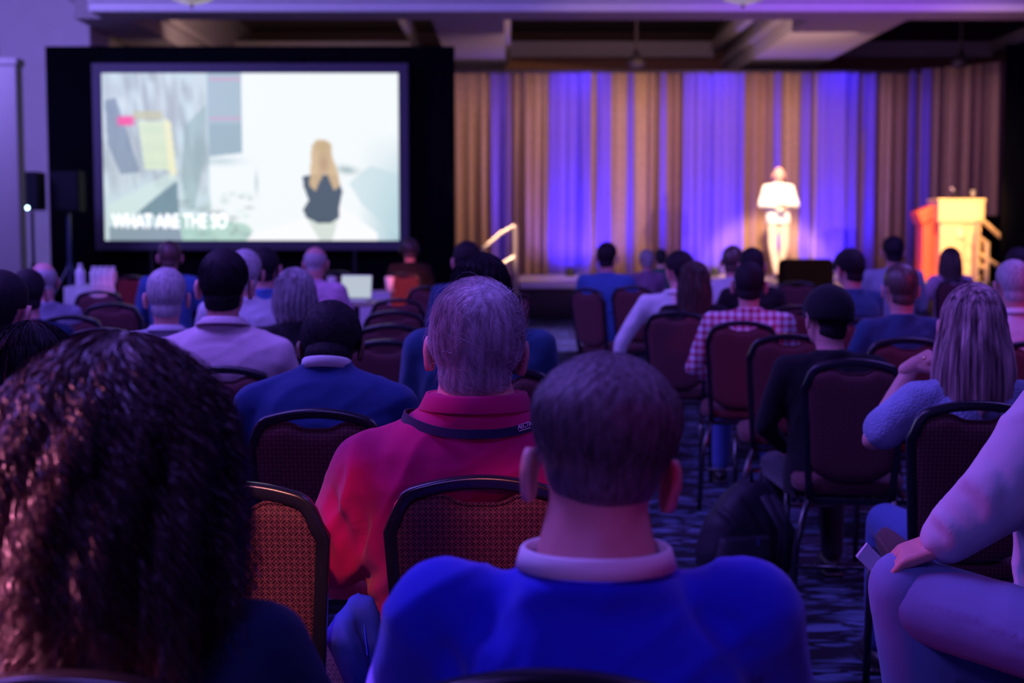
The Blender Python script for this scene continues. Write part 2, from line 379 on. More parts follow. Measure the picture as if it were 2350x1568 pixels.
def skeleton(**k):
    d = dict(hip=(0, -.03, .53), shw=.175, shz=.985, shy=-.10, neckz=1.045, neck_y=-.10, head=(0, -.075, 1.185), hrot=(0, 0, 0), girth=1.0, hs=1.0,
             elL=(-.25, -.02, .74), elR=(.25, -.02, .74), haL=(-.11, .25, .60), haR=(.11, .25, .60),
             knL=(-.13, .42, .50), knR=(.13, .42, .50), anL=(-.14, .44, .09), anR=(.14, .44, .09), arm=1.0, shdrop=(0, 0), curl=.5, neck_r=.058)
    d.update(k); return d
def arms(d, s):
    sg = -1 if s == 'L' else 1; i = 0 if s == 'L' else 1
    sh = np.array((sg*d['shw'], d['shy'], d['shz']-d['shdrop'][i])) if 'sh'+s not in d else np.array(d['sh'+s])
    return sh, np.array(d['el'+s], float), np.array(d['ha'+s], float)
def head_prims(b, d, g=0):
    M = rotm(*d['hrot'])*d['hs']; c = np.array(d['head'], float)
    for (o, r) in HEAD_E: b.ell(M @ np.array(o)+c, np.array(r)*d['hs']+g, M/d['hs'], 24, 16)
    for o, r in (((0, .098, -.012), (.012, .016, .024)), ((0, .088, -.052), (.022, .014, .010)), ((0, .078, -.094), (.024, .022, .018)), ((0, .083, .018), (.045, .014, .012))):
        b.ell(M @ np.array(o)+c, np.array(r), M/d['hs'], 12, 8)
    return M, c
def body_mesh(d, vox, fine_hands=True, legs=True):
    b = MB(); M, c = head_prims(b, d)
    nk = np.array((0, d['neck_y'], d['neckz'])); hp = np.array(d['hip'], float); g = d['girth']
    b.cap(nk-np.array((0, .0, .03)), d['neck_r']*1.08, c+M @ np.array((0, -.018, -.06)), d['neck_r']*.86)
    for t, rx, ry, rz in ((0, .13, .09, .13), (.42, .12, .08, .16), (.76, .12, .07, .09)):
        q = hp*(1-t)+nk*t; b.ell(q, (rx*g, ry*g, rz))
    extra = []
    for s, sg in (('L', -1), ('R', 1)):
        sh, el, ha = arms(d, s); a = d['arm']*.84
        b.cap(nk-np.array((0, 0, .085)), .034, sh-np.array((0, 0, .01)), .034); b.cap(sh, .046*a, el, .038*a); dr = ha-el; dr = dr/np.linalg.norm(dr)
        b.cap(el, .039*a, el+dr*.08, .040*a); b.cap(el+dr*.08, .040*a, ha, .025)
        td = d.get('tip'+s, dr); pd = d.get('palm'+s, (0, 0, -1)); v, f = hand(sg, d['curl'], ha, td, pd, d.get('hand_s', 1.0)); extra.append((v, f))
        if legs:
            kn = np.array(d['kn'+s]); an = np.array(d['an'+s]); h0 = hp+np.array((sg*.09, 0, -.02))
            b.cap(h0, .075, kn, .05); b.cap(kn, .048, an, .034); b.cap(an, .034, an+np.array((0, .1, -.045)), .028)
    for v, f in EARS:
        v2 = v*1.0; extra.append(((v2 @ M.T)+c, f))
    return fuse(b, vox, 5, extra=extra, name='body')
def shirt_mesh(d, vox, sleeve='long', folds=None, thick=.012, noise=.004, hem=.44, puff=0):
    b = MB(); nk = np.array((0, d['neck_y'], d['neckz'])); hp = np.array(d['hip'], float); g = d['girth']; w = d['shw']
    L = lambda t: hp*(1-t)+nk*t
    shz = d['shz']; z0, z1 = hp[2], nk[2]
    rings = []
    for t, rx, ry, oy in ((-.16, .165, .125, .01), (.0, .172, .13, .01), (.25, .155, .118, .0), (.5, .163, .118, -.006), (.72, .178, .118, -.006), (.84, .165, .102, 0), (.92, .118, .082, 0), (.98, d['neck_r']*1.18/g, (d['neck_r']*1.2)/g, 0), (d.get('ntop', 1.04), d['neck_r']*1.10/g, d['neck_r']*1.12/g, 0)):
        q = L(t); rings.append(((q[0], q[1]+oy, q[2]), rx*g*(.55+.45*w/.175)+thick*.3, ry*g+thick*.3))
    b.loft(rings)
    for s, sg in (('L', -1), ('R', 1)):
        sh, el, ha = arms(d, s); a = d['arm']; k = np.array((sg*.025, nk[1], nk[2]-d.get('trap', .035)))
        b.cap(k, d.get('trapr', .050), sh, .058*a+puff); b.cap(L(.72)+np.array((sg*.09*g, 0, 0)), .09*g, sh-np.array((0, 0, .02)), .062)
        if sleeve == 'long':
            b.cap(sh, .060*a+puff, el, .050*a); b.cap(el, .050*a, el+(ha-el)*.92, .034*a)
        elif sleeve == 'rolled':
            b.cap(sh, .060*a+puff, el, .052*a); b.cap(el, .052*a, el+(ha-el)*.3, .050*a)
        elif sleeve == 'short':
            m = sh+(el-sh)*.72; b.cap(sh, .062*a+puff, m, .064*a)
    return fuse(b, vox, 6, folds, noise, name='shirt')
def trouser_mesh(d, vox, folds=None):
    b = MB(); hp = np.array(d['hip'], float); b.ell(hp-np.array((0, 0, .02)), (.165*d['girth'], .13, .10))
    for s, sg in (('L', -1), ('R', 1)):
        kn = np.array(d['kn'+s], float); an = np.array(d['an'+s], float); h0 = hp+np.array((sg*.085, .02, -.02))
        b.cap(h0, .088, kn, .066); b.cap(kn, .066, an+np.array((0, 0, .02)), .052)
    return fuse(b, vox, 4, folds, .001, name='trousers')
def shoe_mesh(d, s):
    m = MB()
    for s in (s,):
        an = np.array(d['an'+s], float); m.ell(an+np.array((0, .06, -.045)), (.045, .13, .045)); m.box(an+np.array((0, .06, -.078)), (.085, .25, .022), bev=.01)
    return m.me('shoe', True)
def collar_mesh(d, r=.062, h=.034, flare=.012, tilt=8, dz=0, open_front=25, fold=True, ry=None):
    """stand collar folded over, open at the front, wrapped round the neck"""
    V = []; Fc = []; n = 40; prof = [(0, -.004), (.003, h), (.008, h+.001), (.010, h-.004), (.013+flare, .000), (.012+flare, -.003)] if fold else [(0, -.01), (.0, h), (.004, h+.001), (.007, h-.002), (.008+flare, -.01)]
    ry = ry or r*1.02
    for i in range(n+1):
        q = R(90+open_front)+(2*math.pi-2*R(open_front))*i/n
        for (o, z) in prof: V.append(((r+o)*math.cos(q), (ry+o)*math.sin(q), z+math.sin(q)*(-r)*math.tan(R(tilt))))
    k = len(prof)
    for i in range(n):
        for j in range(k): j2 = (j+1) % k; Fc.append((i*k+j, i*k+j2, (i+1)*k+j2, (i+1)*k+j))
    Fc.append(tuple(range(k))); Fc.append(tuple(n*k+j for j in range(k))[::-1])
    V = np.array(V)+np.array((0, d['neck_y'], d['neckz']+dz)); return mesh('collar', V, Fc, True)

# ------------------------------------------------ hair
def sdir(az, el): return np.stack([np.sin(az)*np.cos(el), -np.cos(az)*np.cos(el)*-1, np.sin(el)], -1)   # az 0 = front (+y)
def head_rad(D, g=0.0):
    """distance from the head centre to the skin along unit directions D"""
    out = np.zeros(D.shape[:-1])
    for (c, r) in HEAD_E:
        c = np.array(c); r = np.array(r)+g; A = (D**2/r**2).sum(-1); B = -2*(D*c/r**2).sum(-1); C = (c**2/r**2).sum()-1
        disc = B*B-4*A*C; t = np.where(disc > 0, (-B+np.sqrt(np.maximum(disc, 0)))/(2*A), 0); out = np.maximum(out, t)
    return out
def sm(x): x = np.clip(x, 0, 1); return x*x*(3-2*x)
def hair_thick(az, el, st):
    """thickness over skin; az in (-pi,pi], 0 = face"""
    a = np.abs(az); front, side, back = [R(v) for v in st.get('line', (40, 2, -46))]
    eb = np.where(a < R(75), front+(side-front)*sm((a-R(25))/R(50)), np.where(a < R(105), side, side+(back-side)*sm((a-R(105))/R(22))))
    t = st.get('T', .012)*sm((el-eb)/R(st.get('fade', 22)))-.0015
    top = st.get('top', 0.0); t = t+top*sm((el-R(st.get('top0', 20)))/R(35))*(t > 0)
    n = st.get('noise', .001)
    t = t+n*(np.sin(az*st.get('fa', 23)+el*9)*np.sin(el*st.get('fe', 21)+az*5)+.5*np.sin(az*47+el*31))*sm(t/.005)
    return t
def hair_cap(st, nu=72, nv=44):
    az = np.linspace(-math.pi, math.pi, nu, endpoint=False); el = np.linspace(R(-62), R(89.5), nv)
    A, E = np.meshgrid(az, el); t = hair_thick(A, E, st); D = sdir(A, E); r = head_rad(D)+np.where(t > 0, t, -.004)
    V = (D*r[..., None]).reshape(-1, 3); ok = (t > -.001); Fc = []
    for j in range(nv-1):
        for i in range(nu):
            i2 = (i+1) % nu
            if ok[j, i] or ok[j+1, i] or ok[j, i2] or ok[j+1, i2]: Fc.append((j*nu+i, j*nu+i2, (j+1)*nu+i2, (j+1)*nu+i))
    Fc.append(tuple((nv-1)*nu+i for i in range(nu)))
    return V, Fc
def ribbons(Pts, width, m=None):
    """Pts (n, k, 3) -> thin three-sided strands"""
    n, k, _ = Pts.shape; T = np.gradient(Pts, axis=1); T /= np.linalg.norm(T, axis=2, keepdims=True)+1e-9
    ref = np.where(np.abs(T[..., 2:3]) < .8, np.array((0, 0, 1.)), np.array((0, 1., 0))); a = np.cross(T, ref); a /= np.linalg.norm(a, axis=2, keepdims=True)+1e-9; b = np.cross(T, a)
    ph = RNG.uniform(0, 6.28, (n, 1, 1)); taper = (1-np.linspace(0, 1, k)**2*.75)[None, :, None]*width*RNG.uniform(.6, 1.3, (n, 1, 1))
    o = np.stack([Pts+taper*(a*np.cos(ph+q)+b*np.sin(ph+q)) for q in (0, math.pi)], 2)   # n,k,2,3
    V = o.reshape(-1, 3); base = (np.arange(n)*k*2)[:, None]+np.arange(k-1)[None]*2
    Fc = np.stack([base, base+1, base+3, base+2], -1).reshape(-1, 4)
    return V, [tuple(f) for f in Fc.tolist()]
def short_strands(st, n=5000, L=.03, lift=.006, width=.0006, whorl=(180, 62), swirl=.5, wild=.3, k=6, minT=.0, down=1.0):
    az = RNG.uniform(-math.pi, math.pi, n*3); el = np.arcsin(RNG.uniform(-.85, 1, n*3)); t = hair_thick(az, el, st)
    ok = np.where(t > minT)[0][:n]; az, el, t = az[ok], el[ok], t[ok]; D = sdir(az, el); wd = sdir(np.array(R(whorl[0])), np.array(R(whorl[1])))
    pts = []; p = D.copy(); rl = RNG.normal(0, wild, (len(ok), 3)); Ls = L*RNG.uniform(.5, 1.2, len(ok))*np.clip(t/max(st.get('T', .012), 1e-4), .25, 2)
    for j in range(k):
        dd = np.linalg.norm(p, axis=1, keepdims=True); q = p/dd; e = np.arcsin(np.clip(q[:, 2], -1, 1)); a = np.arctan2(q[:, 0], q[:, 1])
        tt = np.maximum(hair_thick(a, e, st), 0); r = head_rad(q)+tt*.85+lift*(j/(k-1))**1.3*RNG.uniform(.9, 1.1, len(q)); pts.append(q*r[:, None])
        f = q-wd*(q @ wd)[:, None]; f = f/(np.linalg.norm(f, axis=1, keepdims=True)+.05)+np.cross(wd, q)*swirl+np.array((0, 0, -.5))*down+rl
        f -= q*(f*q).sum(1, keepdims=True); p = q+f/(np.linalg.norm(f, axis=1, keepdims=True)+1e-6)*(Ls/(k-1)/.1)[:, None]
    return ribbons(np.stack(pts, 1), width)
def long_hair(st, n=3500, k=16, nu=80, nv=26, width=.0012):
    """hair that falls over the head and hangs; face opening at the front"""
    H = st.get('len', .22); op = R(st.get('open', 50)); wv = st.get('wave', .004); gx, gy = st.get('grow', (.016, .016)); tuck = st.get('tuck', .0); fr = st.get('curl', 0)
    ctop = np.array((0, -.012, .02)); part = st.get('part', .02)
    def S(a, s):
        """a azimuth, s 0..1 dome then 1..2 hanging"""
        e = R(90)*(1-np.minimum(s, 1)); rx, ry, rz = .0785+gx, .098+gy, .098+st.get('gt', .012)
        x = rx*np.sin(a)*np.cos(e); y = ry*np.cos(a)*np.cos(e); z = rz*np.sin(e)
        h = np.maximum(s-1, 0); fl = 1+st.get('flare', .1)*np.sin(np.minimum(h, 1)*math.pi*.9)-tuck*h**2
        yb = np.where(np.cos(a) < 0, st.get('back', .0)*h, 0)
        return np.stack([ctop[0]+x*fl, ctop[1]+y*fl*(1-.25*h)+yb, ctop[2]+z-H*h*(1+.07*np.sin(a*5+1)+.05*np.sin(a*13))], -1)
    a0 = np.linspace(op, 2*math.pi-op, nu); s0 = np.linspace(0.02, 2, nv); A, Sv = np.meshgrid(a0, s0)
    V = S(A, Sv); rad = V-np.array((0, -.012, 0)); rad[..., 2] *= .2; rad /= np.linalg.norm(rad, axis=-1, keepdims=True)+1e-6
    am = wv*(np.sin(A*st.get('fa', 24)+2*np.sin(Sv*3))+.6*np.sin(A*41+Sv*4)); V = V+rad*(am*np.clip(Sv, .15, 1.3))[..., None]
    Vo = V.reshape(-1, 3); Vi = (V-rad*.008).reshape(-1, 3); Fc = []; N = nu*nv
    for j in range(nv-1):
        for i in range(nu-1):
            Fc.append((j*nu+i, (j+1)*nu+i, (j+1)*nu+i+1, j*nu+i+1)); Fc.append((N+j*nu+i, N+j*nu+i+1, N+(j+1)*nu+i+1, N+(j+1)*nu+i))
    for i in range(nu-1): Fc.append(((nv-1)*nu+i, N+(nv-1)*nu+i, N+(nv-1)*nu+i+1, (nv-1)*nu+i+1))
    for j in range(nv-1):
        Fc.append((j*nu, N+j*nu, N+(j+1)*nu, (j+1)*nu)); Fc.append((j*nu+nu-1, (j+1)*nu+nu-1, N+(j+1)*nu+nu-1, N+j*nu+nu-1))
    a = RNG.uniform(op, 2*math.pi-op, n)
    if fr: nc0 = max(8, n//45); step = (2*math.pi-2*op)/40; a = np.round(a/step)*step+RNG.normal(0, .035, n)
    s1 = RNG.uniform(0, .55, n); s = s1[:, None]+np.linspace(0, 1, k)[None]*(2.04-s1[:, None])*RNG.uniform(.6, 1.0, (n, 1))
    Aa = a[:, None]+RNG.normal(0, .05, (n, 1))*np.linspace(0, 1, k)[None]; Pn = S(Aa, s)
    rd = Pn-np.array((0, -.012, 0)); rd[..., 2] *= .2; rd /= np.linalg.norm(rd, axis=-1, keepdims=True)+1e-6
    off = wv*(np.sin(Aa*st.get('fa', 24)+2*np.sin(s*3))+.6*np.sin(Aa*41+s*4))*np.clip(s, .15, 1.3)+RNG.uniform(.0, st.get('fuzz', .004), (n, 1)); Pn = Pn+rd*off[..., None]
    if fr:
        nc = max(8, n//45); ci = RNG.integers(0, nc, n); ph = RNG.uniform(0, 6.28, nc)[ci][:, None]+RNG.normal(0, .35, (n, 1)); cyc = st.get('cyc', 9); q = ph+np.linspace(0, 1, k)[None]*cyc*2*(s[:, -1:]-s[:, :1])
        rr = fr*np.clip(np.linspace(0, 1, k)[None]*3, 0, 1); tx = np.cross(rd, np.array((0, 0, 1.)))
        Pn = Pn+tx*(np.cos(q)*rr)[..., None]+rd*((np.sin(q)+.6)*rr)[..., None]
    rv, rf = ribbons(Pn, width); m = MB(); m.add(np.vstack([Vo, Vi]), Fc); m.add(rv, rf); return m
def place_head(V, d): return (V @ rotm(*d['hrot']).T)*d['hs']+np.array(d['head'])
HC = {}
def hair_mesh(kind, d, key=None):
    key = (kind, key)
    if key in HC: return HC[key]
    st = HAIR[kind]; m = MB()
    if st['type'] == 'short':
        v, f = hair_cap(st, *((160, 100) if st.get('n') else (64, 36))); m.add(v, f)
        if st.get('n'): v, f = short_strands(st, **st['s'], n=st['n']); m.add(v, f)
        if st.get('fly'): v, f = short_strands(st, n=st['fly'], L=.07, lift=.022, wild=.9, width=.0003, k=9, down=-.3, minT=.004); m.add(v, f)
        if st.get('bun'): m.ell(st['bun'], (.038, .034, .036))
    elif st['type'] == 'long': m = long_hair(st, n=st.get('n', 250), k=st.get('k', 10), nu=st.get('nu', 60), nv=st.get('nv', 20), width=st.get('w', .0014))
    V = place_head(np.vstack(m.V), d); me = mesh('hair', V, m.F, True); HC[key] = me; return me
HAIR = {
 'crop':   dict(type='short', T=.008, top=.006, noise=.0006, fade=30, line=(42, 2, -52)),
 'fade':   dict(type='short', T=.0022, top=.034, top0=14, fade=50, noise=.0010, line=(44, -14, -46), n=9000, s=dict(L=.022, lift=.007, wild=.6, minT=.009, width=.0003, whorl=(175, 66), down=.25)),
 'grey':   dict(type='short', fly=320, T=.010, top=.008, fade=14, noise=.0003, line=(48, -22, -50), n=18000, s=dict(L=.06, lift=.010, wild=.33, width=.00028, whorl=(166, 45), swirl=.8, k=8)),
 'neat':   dict(type='short', T=.007, top=.005, fade=34, noise=.0002, line=(42, -6, -54), n=3500, s=dict(L=.03, lift=.003, wild=.2, width=.0007)),
 'afro':   dict(type='short', T=.014, top=.004, fade=22, noise=.0002, line=(42, -6, -50), n=5000, s=dict(L=.008, lift=.004, wild=1.0, width=.0007)),
 'balding': dict(type='short', T=.004, top=-.010, top0=30, fade=20, noise=.0003, line=(50, 0, -36)),
 'bun':    dict(type='short', T=.014, top=.004, fade=14, line=(42, 4, -44), bun=(0, -.105, .04)),
 'pony':   dict(type='short', T=.012, top=.004, fade=14, line=(42, 4, -46), bun=(0, -.10, .0)),
 'bob':    dict(type='long', len=.15, wave=.005, n=900, flare=.12, tuck=.1),
 'long':   dict(type='long', len=.24, wave=.006, n=900, flare=.12, back=-.03),
 'sheet':  dict(type='long', len=.29, wave=.0022, n=6000, k=18, nu=150, nv=34, flare=.26, tuck=-.10, back=-.02, grow=(.010, .018), w=.0006, fuzz=.003, open=58, fa=13),
 'dark':   dict(type='long', len=.24, wave=.003, n=3500, k=14, nu=100, nv=26, flare=.3, tuck=-.1, back=-.02, w=.0008, grow=(.022, .02)),
 'curly':  dict(type='long', len=.23, wave=.010, n=9000, k=34, nu=150, nv=40, flare=.16, tuck=-.16, back=-.02, grow=(.018, .03), gt=.022, curl=.013, cyc=9.0, w=.0006, fuzz=.034, fa=11, open=48),
}
BODYC = {}
SKINS = {'fair': (.60, .29, .27), 'tan': (.42, .22, .15), 'dark': (.10, .045, .03)}
def person(loc, rz, label, d, hair=None, haircol=None, shirt=None, trousers=None, skincol='fair', vox=.014, key=None, sleeve='long', folds=None,
           collar=None, scale=1.0, group=None, cname='shirt', puff=0, noise=.004, tfolds=None, hairkey=None):
    e = empty('person', loc, rz, label, 'person', group, scale)
    if key and key in BODYC: bm, sm_, tm, so = BODYC[key]
    else:
        bm = body_mesh(d, vox); sm_ = shirt_mesh(d, vox, sleeve, folds, puff=puff, noise=noise); tm = trouser_mesh(d, max(vox, .012), tfolds); so = (shoe_mesh(d, 'L'), shoe_mesh(d, 'R'))
        if key: BODYC[key] = (bm, sm_, tm, so)
    link('body', bm, skin('skin_'+skincol, SKINS[skincol]), e); link(cname, sm_, shirt, e)
    link('trousers', tm, trousers or fabric('dark_trousers', (.02, .02, .035)), e); [link('shoe', q, plain('shoe_leather', (.02, .018, .02), .4), e) for q in so]
    if hair: link('hair', hair_mesh(hair, d, hairkey or key or id(d)), haircol, e)
    M = rotm(*d['hrot'])*d['hs']
    for x in (-.031, .031):
        if ('eye', hairkey or key or id(d), x) not in HC:
            m = MB(); p = M @ np.array((x, .081, .004))+np.array(d['head']); m.ell(p, .0125, nu=10, nv=8); HC[('eye', hairkey or key or id(d), x)] = m.me('eye', True)
        link('eye', HC[('eye', hairkey or key or id(d), x)], plain('eye_white', (.6, .6, .6), .2), e)
    if collar:
        link('collar', collar_mesh(d, **collar[1]), collar[0], e)
    return e
def seat_person(px, py, D, label, yaw=0, std='A', **k):
    """a seated onlooker whose head top shows at px, py"""
    d = k.pop('d', None) or STD[std]; top = d['head'][2]+.135*d['hs']; w_ = P(px, py, D); s = w_.z/top; s = k.pop('scale', None) or min(1.04, max(.84, s))
    hx, hy = d['head'][0]*s, d['head'][1]*s; c, sn = math.cos(R(yaw)), math.sin(R(yaw))
    return person((w_.x-(hx*c-hy*sn), D-(hx*sn+hy*c), 0), R(yaw), label, d, scale=s, key=k.pop('key', std if 'key' not in k else None), **k)
# ---------------------------------------------------------------- the hall
def struct(name, mb, mat, parent=None, smooth=False):
    o = mb.obj(name, mat, parent, smooth)
    if not parent: o['kind'] = 'structure'
    return o
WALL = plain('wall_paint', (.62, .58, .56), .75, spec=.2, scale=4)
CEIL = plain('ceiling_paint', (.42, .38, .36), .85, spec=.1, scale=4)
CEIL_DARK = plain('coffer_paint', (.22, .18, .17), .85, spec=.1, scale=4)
WOOD_TRIM = plain('brown_trim', (.16, .07, .04), .6, scale=8)
WHITE_TRIM = plain('white_trim', (.7, .68, .68), .5, scale=8)
BLACK_CLOTH = fabric('black_drape_cloth', (.004, .004, .006), rough=1, sheen=0, weave=300); BLACK_CLOTH.node_tree.nodes['Principled BSDF'].inputs['Specular IOR Level'].default_value = 0
floor = struct('floor', MB().box((0, 13, -.05), (26, 36, .1)), carpet())
# left wall, with a pilaster and a nearer return
x0 = P(120, 500, 21).x
struct('wall_left', MB().box((-7.3-.1, 8, 3.2), (.2, 36, 6.4)), WALL)
m = MB().box((-7.0, 24.0, 3.2), (1.4, 7.0, 6.4)); struct('wall_left_recess', m, WALL)
ps = MB(); xa, xb = P(143, 50, 20.4).x, P(205, 50, 20.4).x
ps.box(((xa+xb)/2, 20.9, 3.2), (xb-xa, 1.0, 6.4), bev=.01); struct('trim_1', ps, WALL)
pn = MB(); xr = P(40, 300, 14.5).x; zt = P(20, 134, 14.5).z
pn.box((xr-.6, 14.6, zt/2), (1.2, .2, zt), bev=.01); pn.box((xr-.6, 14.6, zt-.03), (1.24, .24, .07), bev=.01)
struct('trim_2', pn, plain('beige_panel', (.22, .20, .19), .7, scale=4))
struct('wall_back', MB().box((2, 29.1, 3.2), (26, .2, 6.4)), plain('back_wall_paint', (.16, .09, .07), .8))
struct('wall_right', MB().box((12.6, 11, 3.2), (.2, 36, 6.4)), WALL)
struct('wall_rear', MB().box((2, -5.1, 3.2), (26, .2, 6.4)), plain('rear_wall_paint', (.12, .1, .12), .8))
# ceiling: flat upper deck, a cross beam, long beams running to the stage, stepped coffers
ZB, ZU = 4.12, 5.25
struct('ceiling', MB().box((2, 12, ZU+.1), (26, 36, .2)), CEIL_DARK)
yb = 18.9
bm_ = MB(); xl = P(205, 20, yb).x
zb0, zb1 = P(1175, 28, yb).z, P(1175, 8, yb).z
bm_.box(((xl+12)/2, yb+.35, (zb0+ZU)/2), (12-xl, .7, ZU-zb0), bev=.01)
struct('trim_3', bm_, CEIL)
tr = MB(); tr.box(((xl+12)/2, yb-.03, zb0+.06), (12-xl, .08, .12), bev=.02); tr.box(((xl+12)/2, yb-.06, zb0+.15), (12-xl, .12, .04), bev=.01)
struct('trim_4', tr, WHITE_TRIM)
def long_beam(xa, xb, z, n):
    b = MB(); b.box(((xa+xb)/2, 24.2, (z+ZU)/2), (xb-xa, 9.4, ZU-z)); struct('trim_%d' % n, b, CEIL)
    t = MB()
    for x in (xa-.04, xb+.04): t.box((x, 24.2, z+.3), (.09, 9.4, .12), bev=.02)
    struct('trim_%d' % (n+1), t, CEIL)
def xat(px, py, z):  # x of a point of a beam at height z seen at px, py
    D = depth_for(py, z); return P(px, py, D).x
zl = 4.15
long_beam(xat(985, 30, zl), xat(1155, 30, zl), zl, 5)
long_beam(xat(1865, 40, zl), xat(2090, 40, zl), zl, 7)
long_beam(xat(250, 40, zl)-.5, xat(290, 40, zl), zl, 9)
st = MB()   # stepped coffer frames near the stage wall
for (pa, pb) in ((1165, 1640), (1935, 2280), (330, 960)):
    xa, xb = P(pa, 110, 27.0).x, P(pb, 110, 27.0).x; zc0, zc1 = P(pa, 131, 27).z, P(pa, 94, 27).z
    st.box(((xa+xb)/2, 27.1, (zc0+zc1)/2), (xb-xa, .2, zc1-zc0), bev=.02)
    for x in (xa, xb): st.box((x, 24, zc1-.1), (.12, 6, .2))
struct('trim_11', st, CEIL)
st = MB().box((2, 27.6, P(1175, 150, 27.4).z-.1), (20, .6, .8)); struct('trim_12', st, plain('brown_cornice', (.22, .10, .06), .7))
# dome ceiling lights on the cross beam's underside
for (px, lab) in ((440, 'pale glass dome ceiling light above the projection screen'), (1705, 'pale glass dome ceiling light above the stage curtain')):
    D = 15.5; p = P(px, 10, D); e = empty('ceiling_light', (p.x, D, p.z), 0, lab, 'ceiling light')
    r = 55*D/F
    MB().lathe([(.01, 0), (r*.35, .01), (r*.8, .05), (r, .11), (r, .13)], seg=24).obj('glass_dome', plain('dome_glass', (.8, .72, .6), .3, emit=(1, .85, .65), es=.18), e, True)
    MB().lathe([(r*1.1, .12), (r*1.1, .16), (.02, .16)], seg=24).obj('trim_ring', plain('brass', (.3, .2, .1), .35, 1), e, True)
    MB().tube([(0, 0, .15), (0, 0, ZU-p.z)], .012).obj('stem', plain('brass'  , (.3, .2, .1), .35, 1), e)
    MB().lathe([(.002, -.05), (.02, -.03), (.012, .01)], seg=10).obj('finial', plain('brass', (.3, .2, .1), .35, 1), e, True)
for (px, lab) in ((1460, 'dark hanging ceiling fixture above the middle of the curtain'), (2205, 'dark hanging ceiling fixture above the lectern')):
    D = 23; p = P(px, 150, D); e = empty('hanging_fixture', (p.x, D, p.z), 0, lab, 'light fixture')
    MB().tube([(0, 0, 0), (0, 0, ZU-p.z)], .025).obj('stem', plain('dark_iron', (.05, .04, .04), .5, .5), e)
    MB().lathe([(.02, -.05), (.12, -.02), (.16, .06), (.08, .12), (.03, .25)], seg=20).obj('shade', plain('dark_iron', (.05, .04, .04), .5, .5), e, True)

# ---------------------------------------------------------------- stage
SZ = .54; SF = depth_for(735, 0)
xs0 = P(1192, 700, SF).x; xs1 = P(2262, 700, SF).x
stg = empty('stage', (0, SF, 0), 0, 'low wide stage with pale top and dark skirt before the curtain', 'stage')
MB().box(((xs0+xs1)/2, 2.6, SZ-.04), (xs1-xs0, 5.2, .08), bev=.01).obj('stage_top', plain('stage_deck', (.55, .45, .42), .5, scale=6), stg)
def pleat(x0, x1, y, z0, z1, amp, wl, rnd, nz=2, phase=0, yaw=0):
    n = max(8, int(abs(x1-x0)/.018)); V = []; Fc = []; t = np.linspace(0, 1, n); x = x0+(x1-x0)*t
    ph = phase+x*2*math.pi/wl+1.3*np.sin(x*3.1+phase)+1.0*np.sin(x*7.7+phase*2)+.8*np.sin(x*13.1)
    am = .55+.45*np.sin(x*2.3+phase*1.7)*np.sin(x*5.1+1)
    for j in range(nz):
        f = j/(nz-1); z = z0+(z1-z0)*f; a = amp*(1-.45*f)*am
        yy = y+a*np.sin(ph+.3*np.sin(f*4+x))+a*.5*np.sin(ph*2.3+f*1.2)+a*.8*np.sin(ph*.37+phase)+rnd*np.sin(x*1.9+2)
        V += list(zip(x, yy, [z]*n))
    for j in range(nz-1):
        for i in range(n-1): Fc.append((j*n+i, j*n+i+1, (j+1)*n+i+1, (j+1)*n+i))
    k = len(V); V += [(a, b+.012, c) for a, b, c in V]; Fc += [tuple(k+q for q in f[::-1]) for f in Fc]
    for i in range(n-1): Fc.append((i+1, i, k+i, k+i+1)); o = (nz-1)*n; Fc.append((o+i, o+i+1, k+o+i+1, k+o+i))
    for j in range(nz-1): Fc.append((j*n, (j+1)*n, k+(j+1)*n, k+j*n)); o = n-1; Fc.append((j*n+o, k+j*n+o, k+(j+1)*n+o, (j+1)*n+o))
    return mesh('drape', V, Fc, True)
link('skirt', pleat(xs0, xs1, .03, .01, SZ-.08, .015, .14, 0), fabric('stage_skirt_cloth', (.035, .022, .022), sheen=0), stg)
MB().box((xs0+.02, 2.6, SZ/2-.04), (.03, 5.1, SZ-.09)).obj('side_board', plain('stage_board', (.04, .03, .03), .7), stg)

